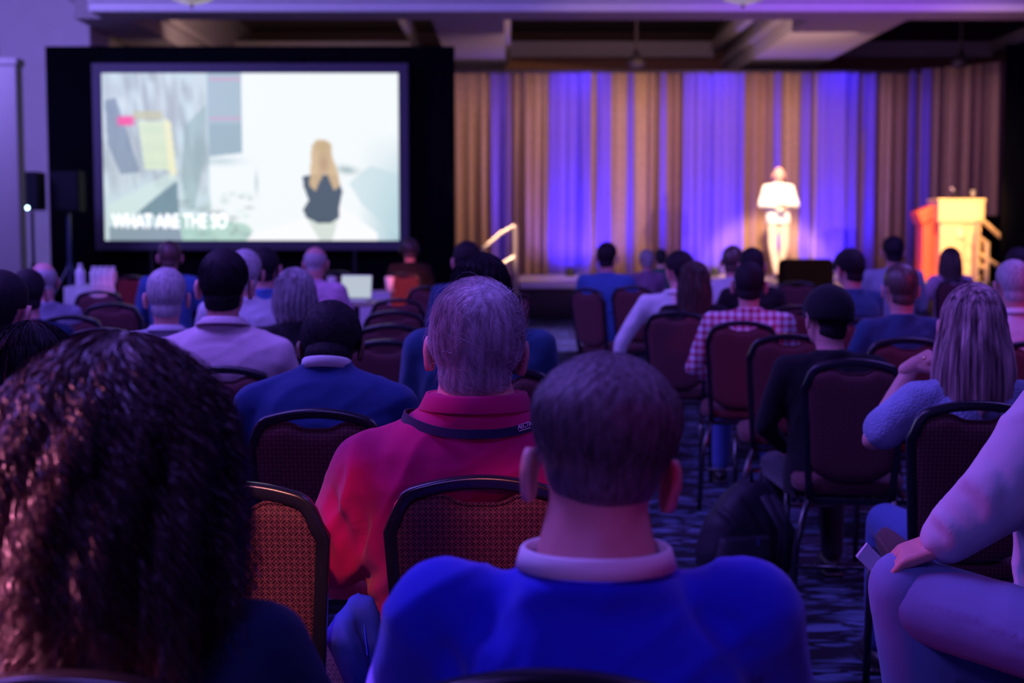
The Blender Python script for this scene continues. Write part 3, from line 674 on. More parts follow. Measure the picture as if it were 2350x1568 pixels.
# curtain: many hanging panels, most of them gold-brown, some pale violet sheers lit from below
CY = 24.1
cur = empty('stage_curtain', (0, CY, 0), 0, 'tall pleated gold-brown curtain with violet lit panels behind the stage', 'curtain')
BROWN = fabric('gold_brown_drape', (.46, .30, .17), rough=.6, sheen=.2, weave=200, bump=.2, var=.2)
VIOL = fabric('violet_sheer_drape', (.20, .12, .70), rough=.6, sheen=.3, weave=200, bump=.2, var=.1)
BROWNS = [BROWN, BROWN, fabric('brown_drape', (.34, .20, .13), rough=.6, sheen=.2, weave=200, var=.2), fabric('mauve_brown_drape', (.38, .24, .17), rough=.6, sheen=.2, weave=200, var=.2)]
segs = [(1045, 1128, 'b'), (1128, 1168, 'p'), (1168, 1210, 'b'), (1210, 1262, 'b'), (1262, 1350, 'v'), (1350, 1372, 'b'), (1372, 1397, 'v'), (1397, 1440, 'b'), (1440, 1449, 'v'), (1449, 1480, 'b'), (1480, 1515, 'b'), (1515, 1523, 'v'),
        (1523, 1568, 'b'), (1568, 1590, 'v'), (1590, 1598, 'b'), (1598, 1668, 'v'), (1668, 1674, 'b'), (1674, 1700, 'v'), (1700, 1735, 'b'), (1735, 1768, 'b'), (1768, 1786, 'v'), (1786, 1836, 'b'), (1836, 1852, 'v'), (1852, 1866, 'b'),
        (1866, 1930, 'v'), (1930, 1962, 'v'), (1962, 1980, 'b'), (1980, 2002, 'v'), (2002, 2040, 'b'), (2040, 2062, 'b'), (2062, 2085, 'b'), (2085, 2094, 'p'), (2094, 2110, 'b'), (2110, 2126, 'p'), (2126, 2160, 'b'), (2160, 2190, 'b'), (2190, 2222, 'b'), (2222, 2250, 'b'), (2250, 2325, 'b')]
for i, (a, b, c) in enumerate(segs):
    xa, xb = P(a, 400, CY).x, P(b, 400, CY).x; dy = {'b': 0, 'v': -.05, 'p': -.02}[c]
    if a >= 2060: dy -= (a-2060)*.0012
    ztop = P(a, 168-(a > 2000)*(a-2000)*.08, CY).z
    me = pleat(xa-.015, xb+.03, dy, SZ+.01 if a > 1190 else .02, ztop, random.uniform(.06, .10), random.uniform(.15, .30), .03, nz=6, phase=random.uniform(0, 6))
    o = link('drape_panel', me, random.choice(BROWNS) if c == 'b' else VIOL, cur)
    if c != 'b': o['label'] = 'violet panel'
MB().tube([(P(1040, 168, CY).x, 0, P(1040, 163, CY).z), (P(2330, 168, CY).x, .0, P(2330, 166, CY).z)], .03).obj('curtain_rail', plain('dark_iron', (.05, .04, .04), .5, .5), cur)
# uplights on the stage floor at the foot of the violet panels
for (px, lab, s) in ((1308, 'small black uplight at the foot of the left violet drapes', 1.0), (1640, 'small black uplight behind the speaker, left of his feet', .85), (1905, 'small black uplight at the foot of the right violet drapes', .9), (1385, 'small black uplight beside the left violet drapes', .5)):
    p = P(px, 600, CY-.75); e = empty('uplight', (p.x, CY-.75, SZ), 0, lab, 'uplight')
    MB().lathe([(.05, .0), (.07, .02), (.07, .14), (.055, .14), (.05, .12), (.0, .12)], seg=16).obj('can', plain('black_metal', (.01, .01, .012), .4), e, True)
    MB().box((0, 0, .01), (.16, .08, .02), bev=.004).obj('base', plain('black_metal', (.01, .01, .012), .4), e)
    spot('uplight_lamp', (p.x, CY-.75, SZ+.16), (p.x, CY, SZ+1.2), 150*s, (.13, .07, 1.0), 130, .9, .15)
# short violet down-wash on the top hem
for px in (1330, 1640, 1930): spot('curtain_top_lamp', (P(px, 168, CY).x, CY-.7, P(px, 120, CY).z), (P(px, 168, CY).x, CY, P(px, 200, CY).z), 26, (.15, .09, 1.0), 95, 1, .1)
# black masking drape at the right of the stage and pipe-and-drape round the screen
e = empty('masking_drape', (0, 20.9, 0), 0, 'tall black masking drape at the right end of the stage', 'drape')
link('drape_panel', pleat(P(2303, 300, 20.9).x, P(2303, 300, 20.9).x+2.6, 0, .01, P(2303, 103, 20.9).z, .04, .2, .02, 3), BLACK_CLOTH, e)
MB().tube([(P(2303, 300, 20.9).x, .02, P(2303, 103, 20.9).z), (P(2303, 300, 20.9).x+2.6, .02, P(2303, 103, 20.9).z)], .02).obj('drape_pipe', plain('black_metal', (.01, .01, .012), .4), e)
e = empty('low_masking_drape', (0, 23.3, 0), 0, 'black drape beside the lectern stairs', 'drape')
link('drape_panel', pleat(P(2240, 300, 23.3).x, P(2330, 300, 23.3).x+1, 0, .01, P(2240, 495, 23.3).z, .03, .2, .02, 3), BLACK_CLOTH, e)

# ---------------------------------------------------------------- projection screen
SD = 19.0
scr = empty('projection_screen', (0, SD, 0), 0, 'large bright projection screen showing a girl seen from behind', 'screen')
a, b_, c_, d_ = P(231, 168, SD), P(914, 168, SD), P(916, 552, SD), P(244, 553, SD)
xl_, xr_ = (a.x+d_.x)/2, (b_.x+c_.x)/2; zt_, zb_ = a.z, c_.z
def screen_picture(nx=340, ny=192):
    X, Y = np.meshgrid((np.arange(nx)+.5)/nx, (np.arange(ny)+.5)/ny)   # X right, Y down
    px = 230+X*686; py = 168+Y*385; img = np.ones((ny, nx, 3))*np.array((.97, .99, .985))
    def blend(mask, col, k=1.0):
        mk = np.clip(mask, 0, 1)[..., None]*k; img[:] = img*(1-mk)+np.array(col)*mk
    def poly(pts, soft=3):
        inside = np.zeros_like(px, bool); n = len(pts); j = n-1
        for i in range(n):
            (xi, yi), (xj, yj) = pts[i], pts[j]
            c = ((yi > py) != (yj > py)) & (px < (xj-xi)*(py-yi)/(yj-yi+1e-9)+xi); inside ^= c; j = i
        return inside.astype(float)
    rng = np.random.default_rng(3)
    blend(poly([(230, 168), (475, 168), (478, 560), (230, 560)]), (.72, .82, .84), .8)
    for _ in range(150):
        x, y = rng.uniform(232, 470), rng.uniform(170, 420); wd, h = rng.uniform(3, 14), rng.uniform(15, 60); v = rng.uniform(.5, 1.0)
        blend(np.exp(-((px-x-(py-y)*.1)/wd)**4-((py-y)/h)**4), (v*.93, v*.99, v), .45)
    blend(poly([(475, 168), (552, 168), (552, 350), (475, 360)]), (.55, .66, .70), .85)
    for y in (182, 272): blend(np.exp(-((py-y)/3)**2)*(px > 478)*(px < 550), (.85, .55, .72), .8)
    blend(poly([(478, 285), (552, 285), (552, 352), (478, 358)]), (.5, .62, .64), .5)
    blend(poly([(236, 230), (262, 225), (315, 395), (270, 400), (240, 330)]), (.38, .46, .52), .75)
    blend(poly([(300, 255), (368, 255), (372, 275), (300, 275)]), (.75, .74, .52), .8)
    blend(poly([(312, 278), (372, 278), (386, 390), (326, 388)]), (.88, .94, .74), .9)
    blend((np.sin(py*1.1) > 0)*poly([(312, 278), (372, 278), (386, 390), (326, 388)]), (.7, .8, .66), .35)
    blend(poly([(372, 270), (388, 280), (400, 400), (384, 410)]), (.97, .95, .7), .9)
    blend(np.exp(-((px-284)/20)**6-((py-277)/11)**6), (.98, .22, .5), 1)
    blend(poly([(380, 425), (400, 412), (405, 500), (300, 495)]), (.30, .44, .46), .85)
    blend(poly([(240, 470), (388, 395), (405, 412), (290, 500), (240, 505)]), (.82, .92, .86), .6)
    blend(poly([(420, 290), (470, 240), (470, 340), (440, 480), (420, 480), (410, 400)]), (.50, .64, .62), .6)
    blend(poly([(240, 520), (405, 520), (410, 556), (240, 556)]), (.42, .50, .56), .85)
    blend(poly([(405, 490), (560, 515), (575, 530), (560, 556), (410, 556)]), (.58, .78, .68), .75)
    for _ in range(40):
        x, y = rng.uniform(400, 570), rng.uniform(440, 550); v = rng.uniform(.4, 1); blend(np.exp(-((px-x)/rng.uniform(3, 12))**2-((py-y)/rng.uniform(2, 8))**2), (v*.85, v, v*.93), .5)
    blend(np.exp(-((px-500)/45)**2-((py-370)/9)**2), (.55, .68, .68), .5); blend(np.exp(-((px-585)/3)**2-((py-420)/24)**2), (.4, .5, .5), .5)
    blend(np.clip((px-820)/100, 0, 1)*np.clip((py-300)/200, 0, 1), (.55, .72, .76), .9)
    blend(poly([(800, 420), (830, 470), (915, 545), (915, 400), (850, 380)]), (.72, .84, .86), .6)
    blend(np.exp(-((px-795-(py-390)*.8)/22)**2-((py-390)/9)**2), (.35, .48, .47), .6)
    blend(poly([(778, 470), (865, 535), (865, 552), (560, 552), (575, 535), (700, 500)]), (1, 1, 1), 1)
    blend(poly([(700, 500), (775, 500), (760, 552), (730, 552)]), (.72, .78, .70), .6)
    body = poly([(715, 400), (772, 400), (785, 440), (778, 470), (776, 500), (757, 513), (728, 514), (700, 500), (692, 482), (706, 460), (695, 430), (692, 405)])
    blend(body, (.10, .17, .21), .92)
    hair = poly([(714, 335), (725, 321), (745, 320), (760, 330), (762, 360), (775, 395), (780, 425), (765, 438), (752, 405), (742, 398), (730, 420), (722, 440), (708, 425), (710, 400), (712, 365)])
    blend(hair, (.84, .68, .45), .9); blend(np.exp(-((px-742)/14)**2-((py-375)/30)**2)*hair, (.60, .45, .28), .6); blend(np.exp(-((px-740)/22)**2-((py-335)/16)**2)*hair, (.72, .60, .36), .8)
    return np.clip(img*.80+.19*np.array((.96, 1, .99)), 0, 1)  # bloom painted in: every picture colour is washed towards white
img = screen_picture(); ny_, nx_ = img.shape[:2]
gx_ = np.linspace(xl_, xr_, nx_+1); gz_ = np.linspace(zt_, zb_, ny_+1)
V = np.stack(np.meshgrid(gx_, gz_), -1).reshape(-1, 2); V = np.stack([V[:, 0], np.full(len(V), -.012), V[:, 1]], 1)
ii = np.arange(ny_)[:, None]*(nx_+1)+np.arange(nx_)[None]; Fq = np.stack([ii, ii+nx_+1, ii+nx_+2, ii+1], -1).reshape(-1, 4)
me = mesh('picture', V, Fq.tolist(), False)
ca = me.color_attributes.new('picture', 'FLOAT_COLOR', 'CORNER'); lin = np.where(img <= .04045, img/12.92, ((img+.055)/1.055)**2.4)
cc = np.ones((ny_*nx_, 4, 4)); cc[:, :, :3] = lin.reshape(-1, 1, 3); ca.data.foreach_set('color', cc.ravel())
m_, n_, l_, b__ = nt('projected_picture'); at_ = n_.new('ShaderNodeAttribute'); at_.attribute_name = 'picture'
b__.inputs['Base Color'].default_value = (.02, .02, .02, 1); l_.new(at_.outputs['Color'], b__.inputs['Emission Color']); b__.inputs['Emission Strength'].default_value = 1.0
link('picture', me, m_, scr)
fr = MB(); t_ = .13; cx_, cz_ = (xl_+xr_)/2, (zt_+zb_)/2
for (x, z, wx, wz) in ((cx_, zt_+t_/2, xr_-xl_+2*t_, t_), (cx_, zb_-t_/2, xr_-xl_+2*t_, t_), (xl_-t_/2, cz_, t_, zt_-zb_), (xr_+t_/2, cz_, t_, zt_-zb_)): fr.box((x, .0, z), (wx, .03, wz), bev=.004)
fr.obj('screen_border', plain('screen_border_vinyl', (.05, .04, .07), .6), scr)
MB().box((cx_, .03, cz_), (xr_-xl_, .02, zt_-zb_)).obj('backing', BLACK_CLOTH, scr)
for x in (xl_+.6, xr_-.6): MB().tube([(x, .06, 0), (x, .06, zb_-.1)], .025).obj('leg', plain('black_metal', (.01, .01, .012), .4), scr)
to = text_obj('caption', 'WHAT ARE THE SO', .265, plain('caption_light', (.1, .1, .1), emit=(1, 1, 1), es=1.3), scr, .66, .007)
to.rotation_euler = (R(90), 0, 0); pc = P(259, 523, SD); to.location = (pc.x, -.02, pc.z)
sur = empty('screen_surround', (0, SD+.25, 0), 0, 'black pipe-and-drape surround hanging around the projection screen', 'drape')
sx0, sx1 = P(108, 300, SD+.25).x, P(1043, 300, SD+.25).x; sz1 = P(500, 106, SD+.25).z
MB().box(((sx0+sx1)/2, .12, sz1/2), (sx1-sx0, .02, sz1-.02)).obj('backing', BLACK_CLOTH, sur)
link('drape_panel', pleat(sx0, sx0+(sx1-sx0)*.14, 0, .01, sz1, .025, .16, .02, 3), BLACK_CLOTH, sur)
link('drape_panel', pleat(sx1-(sx1-sx0)*.13, sx1, 0, .01, sz1, .025, .16, .02, 3), BLACK_CLOTH, sur)
link('drape_panel', pleat(sx0+(sx1-sx0)*.14, sx1-(sx1-sx0)*.13, 0, zt_+.1, sz1, .015, .2, .0, 3), BLACK_CLOTH, sur)
link('drape_panel', pleat(sx0+(sx1-sx0)*.14, sx1-(sx1-sx0)*.13, 0, .01, zb_-.1, .015, .2, .0, 3), BLACK_CLOTH, sur)
# black stage side drape behind the surround's right edge
# ---------------------------------------------------------------- loudspeakers on stands
BM = plain('black_metal', (.01, .01, .012), .4); CAB = plain('speaker_cabinet', (.006, .006, .01), .8, spec=.1)
def loudspeaker(pxc, py0, py1, wpx, D, lab, slab, lamp):
    p0, p1 = P(pxc, py0, D), P(pxc, py1, D); h = p0.z-p1.z; wd = wpx*D/F
    e = empty('loudspeaker', (p1.x, D, p1.z), 0, lab, 'loudspeaker')
    MB().box((0, .12, h/2), (wd, .30, h), bev=.02).obj('cabinet', CAB, e)
    MB().box((0, -.035, h/2+.01), (wd*.9, .012, h*.9), bev=.004).obj('grille', plain('grille_mesh', (.012, .012, .02), .8, spec=.1), e)
    if lamp: MB().lathe([(.0, 0), (.02, .0), (.02, .01), (0, .011)], seg=12).obj('status_lamp', plain('status_lamp', (.4, .7, .8), emit=(.55, .85, 1), es=9), e).matrix_local = Matrix.Translation((0, -.045, .03)) @ Matrix.Rotation(R(90), 4, 'X')
    s = empty('speaker_stand', (p1.x, D+.12, 0), 0, slab, 'stand')
    mm = BM if lamp else plain('stand_blue_light_tint', (.03, .04, .12), .35)  # blue light falling on this stand is put into its colour
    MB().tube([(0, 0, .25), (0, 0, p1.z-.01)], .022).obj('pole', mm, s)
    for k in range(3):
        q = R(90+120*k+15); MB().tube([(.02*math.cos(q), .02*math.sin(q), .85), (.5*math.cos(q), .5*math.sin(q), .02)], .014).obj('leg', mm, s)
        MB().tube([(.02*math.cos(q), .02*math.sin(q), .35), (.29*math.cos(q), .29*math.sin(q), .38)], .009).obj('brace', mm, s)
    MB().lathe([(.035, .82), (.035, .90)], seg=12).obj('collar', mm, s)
loudspeaker(66, 394, 483, 50, 17.2, 'black loudspeaker with small white lamp, against the pale wall', 'black tripod stand under the loudspeaker against the pale wall', True)
loudspeaker(150, 392, 487, 66, 17.6, 'dark loudspeaker in front of the black drape left of the screen', 'dark tripod stand with painted blue light under the loudspeaker by the black drape', False)
# a slim dark floor object by the left wall
p = P(31, 600, 16.5); e = empty('floor_monitor', (p.x, 16.5, 0), 0, 'slim dark upright case by the left wall', 'case')
hh = P(31, 545, 16.5).z; MB().box((0, 0, hh/2), (.11, .12, hh), bev=.02).obj('case_body', CAB, e); MB().box((0, 0, hh+.012), (.06, .04, .03), bev=.008).obj('handle', BM, e)

# ---------------------------------------------------------------- chairs
CF = chair_fabric(); CM = plain('chair_frame_paint', (.016, .016, .024), .24, .2, .6)
W0 = .345
def arch(x, w_=W0/2): 
    u = min(1, abs(x)/w_); return .888-.036*u**2-.075*max(0, (u-.72)/.28)**2.6
def chair_meshes():
    out = []
    yb = lambda z: -.20-.075*(z-.42)/.48
    hw = lambda z: (W0/2-.010)*(1-.16*((.83-z)/.40 if z < .83 else 0))
    # back frame: up one side, over the crown, down the other
    pts = []; n = 14
    for z in np.linspace(.42, .80, 9): pts.append((-hw(z), yb(z), z))
    for x in np.linspace(-(W0/2-.010), W0/2-.010, 31)[1:-1]: pts.append((x, yb(.87), arch(x, W0/2-.010)+.0))
    for z in np.linspace(.80, .42, 9): pts.append((hw(z), yb(z), z))
    f = MB(); f.tube(pts, .0145, 16, flat=(.85, 1.05), up=(0, 1, 0), sq=.45); out.append(('back_frame', f.me('back_frame', True), CM, None))
    # upholstered back pad with the hand-hold scooped from its top edge
    nx, nz = 41, 26; V = []
    for s in (0, 1):
        for j in range(nz):
            for i in range(nx):
                u = -1+2*i/(nx-1); t = j/(nz-1); wtop = W0/2-.012; xx = u*wtop
                ztop = arch(xx, W0/2)-.014-.024*math.exp(-(abs(u)/.36)**4) - (.012*max(0, abs(u)-.8)/.2)
                zb = .475+.05*abs(u)**3; z = zb+(ztop-zb)*t
                x = u*(hw(z)-.006 if z < .82 else wtop-.004)
                e = (1-abs(u)**8)**.5*(1-abs(2*t-1)**10)**.5; th = .006+.017*e
                V.append((x, yb(z)+(-th if s == 0 else th+.006*e), z))
    Fc = []; N = nx*nz
    for j in range(nz-1):
        for i in range(nx-1): q = (j*nx+i, j*nx+i+1, (j+1)*nx+i+1, (j+1)*nx+i); Fc.append(q); Fc.append(tuple(N+k for k in q[::-1]))
    for i in range(nx-1): Fc.append((i+1, i, N+i, N+i+1)); o = (nz-1)*nx; Fc.append((o+i, o+i+1, N+o+i+1, N+o+i))
    for j in range(nz-1): Fc.append((j*nx, (j+1)*nx, N+(j+1)*nx, N+j*nx)); o = nx-1; Fc.append((j*nx+o, N+j*nx+o, N+(j+1)*nx+o, (j+1)*nx+o))
    out.append(('backrest', mesh('backrest', V, Fc), CF, None))
    # piping round the scoop
    pp = [(u*(W0/2-.02), yb(.86)-.008, arch(u*(W0/2-.012), W0/2)-.0145-.024*math.exp(-(abs(u)/.36)**4)) for u in np.linspace(-.62, .62, 30)]
    out.append(('piping', MB().tube(pp, .0035, 6).me('piping', True), CF, 'backrest'))
    s = MB(); s.loft([((0, .01, .425), .175, .195), ((0, .01, .44), .188, .21), ((0, .01, .465), .19, .212), ((0, .01, .482), .18, .2), ((0, .01, .487), .13, .14)], 32, 4); out.append(('seat', s.me('seat', True), CF, None))
    sf = MB()
    for sx in (-1, 1): sf.box((sx*.185, .0, .41), (.02, .40, .022), bev=.004)
    sf.box((0, .19, .41), (.37, .02, .022), bev=.004); sf.box((0, -.19, .41), (.34, .02, .022), bev=.004); out.append(('seat_frame', sf.me('seat_frame'), CM, None))
    for sx in (-1, 1):
        out.append(('leg', MB().tube([(sx*.185, .185, .42), (sx*.192, .205, 0)], [.0125, .011], 8).me('leg', True), CM, None))
        out.append(('leg', MB().tube([(sx*hw(.42), yb(.42), .44), (sx*.178, -.215, .25), (sx*.19, -.27, 0)], [.0125, .0125, .011], 8).me('leg', True), CM, None))
    out.append(('stretcher', MB().tube([(-.182, -.232, .19), (.182, -.232, .19)], .008).me('stretcher', True), CM, None))
    return out
CHM = chair_meshes()
def chair(px, top, lab, yaw=0, group='banquet chairs in the audience rows', D=None, sc_=1.0, mat=None):
    """chair whose crown shows its top at px, top"""
    D = D or depth_for(top, .902*sc_); x = P(px, top, D).x; c, s = math.cos(R(yaw)), math.sin(R(yaw)); oy = -.27*sc_
    e = empty('banquet_chair', (x+oy*s, D-oy*c, 0), R(yaw), lab, 'chair', group, sc_); made = {}
    for n, me, mt, par in CHM: made[n] = link(n, me, mat if (mat and mt is CF) else mt, made[par] if par else e)
    return e
chair(522, 1102, 'maroon patterned banquet chair at the curly-haired person, lit orange')
chair(1105, 1088, 'maroon patterned banquet chair behind the man in the red polo')
chair(727, 935, 'maroon banquet chair behind the man in the dark blue jacket', -3)
chair(1250, 1533, 'nearest banquet chair, only its crown seen below the blue shirt')
chair(150, 1538, 'nearest banquet chair at left, only its blue-lit crown seen')
chair(515, 838, 'banquet chair behind the man in the pale jacket')
chair(1150, 838, 'banquet chair half hidden right of the red polo man\'s head')
chair(885, 778, 'empty banquet chair nearest in the file of four left of the grey-haired man')
chair(897, 742, 'empty banquet chair second in the file of four left of the grey-haired man')
chair(905, 711, 'empty banquet chair third in the file of four left of the grey-haired man')
chair(912, 684, 'empty banquet chair farthest in the file of four left of the grey-haired man')
chair(672, 738, 'banquet chair behind the person with wavy hair and dark top')
chair(257, 694, 'empty banquet chair left of the lilac-shirted man, farther one')
chair(160, 722, 'empty banquet chair behind the grey-shirted person at left')
chair(235, 752, 'banquet chair crown just above the curly hair')
chair(226, 666, 'dark red banquet chair below the bottled water pack')
chair(303, 628, 'red lit banquet chair right of the bottled water pack', D=13.4, sc_=.98)
chair(775, 621, 'red banquet chair top just above the laptop', D=14.2)
chair(925, 627, 'banquet chair lit bright orange before the person with headphones', D=13.6)
chair(985, 655, 'dark banquet chair in front of the dark-haired woman, left')
chair(1195, 612, 'dark banquet chair end-on beside the stage steps', 70, D=9.3)
chair(1347, 650, 'magenta banquet chair turned sideways at the aisle, behind the blue T-shirt', -48, D=10.2)
chair(1452, 655, 'magenta banquet chair right of the blue T-shirt', -25)
chair(1552, 712, 'dark banquet chair behind the person with long brown hair', -14)
chair(1704, 735, 'maroon banquet chair behind the man in the red plaid shirt', -8)
chair(1812, 765, 'maroon banquet chair partly behind the man in the dark cap', -6)
chair(1962, 822, 'maroon banquet chair behind the man in the dark cap', -8)
chair(2245, 918, 'maroon banquet chair behind the blonde woman', -6)
chair(2085, 773, 'maroon banquet chair left of the blonde woman\'s raised hand', -5)
chair(1985, 730, 'banquet chair with orange glint left of the dark-haired man in blue', -5)
chair(1935, 690, 'maroon banquet chair behind the person in the flat cap', -5)
chair(1830, 700, 'maroon banquet chair right of the red plaid shirt', -5)
chair(2195, 640, 'dark red banquet chair behind the long-haired person at the lectern', -5)
chair(2350, 708, 'banquet chair at the right edge behind the white-shirted man', -5)
chair(2380, 780, 'banquet chair at the right edge beside the blonde hair', -5)
chair(1830, 615, 'dark banquet chair in front of the dark stage box', -8, D=11.5)
# ---------------------------------------------------------------- stage furniture
def lectern():
    D = 21.6; p = P(2190, 632, D); wd = 93*D/F; H = P(2190, 455, D).z-SZ
    e = empty('lectern', (p.x, D, SZ), 0, 'tall pale lectern glowing yellow at the right of the stage, red side', 'lectern')
    pm = plain('lectern_laminate', (.85, .66, .40), .45, scale=5)
    w2 = wd/2; MB().box((0, 0, H*.36), (wd, .5, H*.72), bev=.012).obj('body', pm, e)
    MB().box((0, -.01, H*.83), (wd*1.13, .56, H*.26), bev=.02).obj('upper_cabinet', pm, e)
    MB().box((0, 0, H*.97), (wd*1.17, .60, .05), bev=.015).obj('top', pm, e)
    MB().lathe([(.0, 0), (.075, 0), (.08, .01), (.07, .014), (0, .014)], seg=24).obj('round_emblem', plain('emblem_metal', (.9, .75, .5), .3), e, True).matrix_local = Matrix.Translation((.0, -.26, H*.56)) @ Matrix.Rotation(R(90), 4, 'X')
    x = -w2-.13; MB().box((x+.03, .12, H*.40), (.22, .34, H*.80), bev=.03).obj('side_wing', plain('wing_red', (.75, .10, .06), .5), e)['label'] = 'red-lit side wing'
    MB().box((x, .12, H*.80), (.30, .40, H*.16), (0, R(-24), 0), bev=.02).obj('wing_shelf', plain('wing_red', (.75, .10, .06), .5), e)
    return e, p.x, D, SZ+H+.02
le, lx, lD, lz = lectern()
e = empty('microphone', (lx+.02, lD, lz), 0, 'small gooseneck microphone on the lectern', 'microphone')
MB().tube([(0, 0, 0), (-.0, 0, .04), (-.06, 0, .09)], .008).obj('gooseneck', BM, e); MB().ell((-.085, 0, .115), (.025, .025, .04), (0, R(-35), 0)).obj('capsule', plain('mic_foam', (.3, .25, .5), .7), e, True)
MB().lathe([(.04, 0), (.035, .012), (.01, .015)], seg=14).obj('base', BM, e, True)
e = empty('water_glass', (lx+.25, lD, lz), 0, 'small clear glass on the lectern, right of the microphone', 'glass')
MB().lathe([(.028, 0), (.036, .10), (.033, .10), (.026, .008), (.0, .008)], seg=16).obj('tumbler', plain('clear_glass', (.9, .9, .9), .1, trans=.6), e, True)
RAIL = plain('brushed_rail', (.70, .52, .33), .35, .5)
def stairs(x, lab, slab, sgn, D, pts_list, posts):
    e = empty('stage_steps', (x, SF, 0), 0, slab, 'steps')
    for k in range(3):
        z = SZ*(3-k)/3-.02; MB().box((sgn*(.15+.28*k), .6, z/2), (.28, .9, z), bev=.01).obj('step', plain('step_carpet', (.03, .03, .04), .8), e)
    h = empty('handrail', (0, 0, 0), 0, lab, 'handrail')
    for q in pts_list: MB().tube([P(a, b, D) for a, b in q], .034, 10).obj('rail', RAIL, h)
    for (a, b, c) in posts: t = P(a, b, D); MB().tube([t, (t.x, t.y, c)], .036, 10).obj('post', RAIL, h)
stairs(xs0-.05, 'pale metal handrail of the left stage steps', 'dark steps at the left end of the stage', -1, SF+.1, [[(1107, 572), (1150, 535), (1182, 518)], [(1153, 606), (1182, 588)]], [(1183, 516, .0), (1107, 570, .0)])
stairs(P(2262, 600, SF).x+.0, 'pale metal handrail of the steps beside the lectern', 'dark steps right of the lectern', 1, SF+.6, [[(2248, 507), (2262, 512), (2312, 558), (2318, 575)], [(2240, 540), (2262, 556), (2266, 600)], [(2242, 580), (2290, 610)], [(2242, 607), (2264, 618)]], [(2243, 505, SZ), (2266, 556, .0), (2318, 572, .0)])
# confidence monitor box in front of the stage
D = SF-.5; xa, xb = P(1786, 640, D).x, P(1912, 640, D).x; zt = P(1850, 594, D).z
e = empty('stage_monitor', ((xa+xb)/2, D, 0), 0, 'large dark brown monitor box on the floor before the stage', 'monitor')
MB().box((0, 0, zt/2), (xb-xa, .25, zt), bev=.08).obj('case', plain('monitor_case', (.006, .003, .003), .8, spec=.05), e); MB().box((0, .13, zt*.6), ((xb-xa)*.88, .02, zt*.55), bev=.01).obj('display', plain('dark_display', (.01, .01, .012), .2), e)
for x in (-.3, .3): MB().box((x, -.13, .05), (.08, .06, .1), bev=.01).obj('foot', BM, e)

# tables
LIN = fabric('table_linen', (.5, .5, .56), sheen=.1)
def table(px0, px1, D, lab, clab, dp=.6, z=.75):
    x0_, x1_ = P(px0, 600, D).x, P(px1, 600, D).x; e = empty('table', ((x0_+x1_)/2, D+dp/2, 0), 0, lab, 'table'); L_ = x1_-x0_
    MB().box((0, 0, z-.02), (L_, dp, .03), bev=.005).obj('tabletop', plain('table_laminate', (.3, .25, .2), .5), e)
    for sx in (-1, 1):
        for sy in (-1, 1): MB().tube([(sx*(L_/2-.08), sy*(dp/2-.06), 0), (sx*(L_/2-.08), sy*(dp/2-.06), z-.03)], .014).obj('leg', BM, e)
    c = empty('tablecloth', ((x0_+x1_)/2, D+dp/2, 0), 0, clab, 'tablecloth'); b = MB(); b.box((0, 0, z+.001), (L_+.03, dp+.03, .008), bev=.003); b.obj('cloth_top', LIN, c)
    link('cloth_drop', pleat(-L_/2-.015, L_/2+.015, -dp/2-.02, .25, z, .012, .16, 0), LIN, c)
table(150, 300, 13.9, 'long low table at the front left', 'blue-lit cloth on the table under the bottled water pack')
table(748, 892, 12.6, 'work table at the front by the laptop', 'pale cloth on the work table behind the laptop', .5)
t = P(178, 664, 14.0); e = empty('water_bottle', (t.x, 14.1, .76), 0, 'violet-lit clear bottle standing left of the bottled water pack', 'bottle')
MB().lathe([(.04, 0), (.045, .01), (.045, .13), (.03, .165), (.016, .18), (.016, .19)], seg=16).obj('bottle_body', plain('bottle_plastic', (.75, .7, .85), .15, spec=.8), e, True)
MB().lathe([(.02, .188), (.02, .215), (.0, .216)], seg=12).obj('cap', plain('bottle_cap', (.85, .85, .9), .4), e, True)
k = 0
for r_ in range(2):
    for c_2 in range(4):
        x = P(214+c_2*14, 650, 14.1).x
        e = empty('water_bottle', (x, 14.1+r_*.08, .757), 0, 'clear water bottle in the pack, %s in its %s row' % (('leftmost', 'second from left', 'third from left', 'rightmost')[c_2], ('near', 'far')[r_]), 'bottle', 'bottled water pack on the front table')
        MB().lathe([(.026, 0), (.029, .01), (.027, .06), (.029, .07), (.029, .13), (.013, .165), (.013, .17)], seg=14).obj('bottle_body', plain('clear_bottle', (.8, .8, .85), .05, spec=1.0), e, True)
        MB().lathe([(.014, .168), (.014, .188), (0, .189)], seg=10).obj('cap', plain('bottle_cap', (.85, .85, .9), .4), e, True)
p = P(815, 668, 10.9); e = empty('laptop', (p.x, 11.0, .78), R(-8), 'open laptop with bright pale screen beside the bald man', 'laptop')
MB().box((0, -.12, -.01), (.25, .18, .016), bev=.004).obj('keyboard_base', plain('laptop_metal', (.4, .4, .42), .35, .6), e)
l1 = MB().box((0, .0, .095), (.245, .01, .185), (R(-10), 0, 0), bev=.003); l1.obj('lid', plain('laptop_metal', (.4, .4, .42), .35, .6), e)
MB().box((0, -.008, .096), (.235, .002, .172), (R(-10), 0, 0)).obj('display', plain('laptop_screen', (.1, .1, .1), emit=(.72, .85, .78), es=.62), e)
e2 = empty('table', (p.x, 10.95, 0), 0, 'small side table under the open laptop', 'table')
MB().box((0, 0, .75), (.4, .5, .03), bev=.005).obj('tabletop', plain('table_laminate', (.3, .25, .2), .5), e2); MB().tube([(0, 0, .02), (0, 0, .74)], .03).obj('pedestal', BM, e2); MB().lathe([(.2, 0), (.2, .015), (.03, .03)], seg=20).obj('foot', BM, e2)
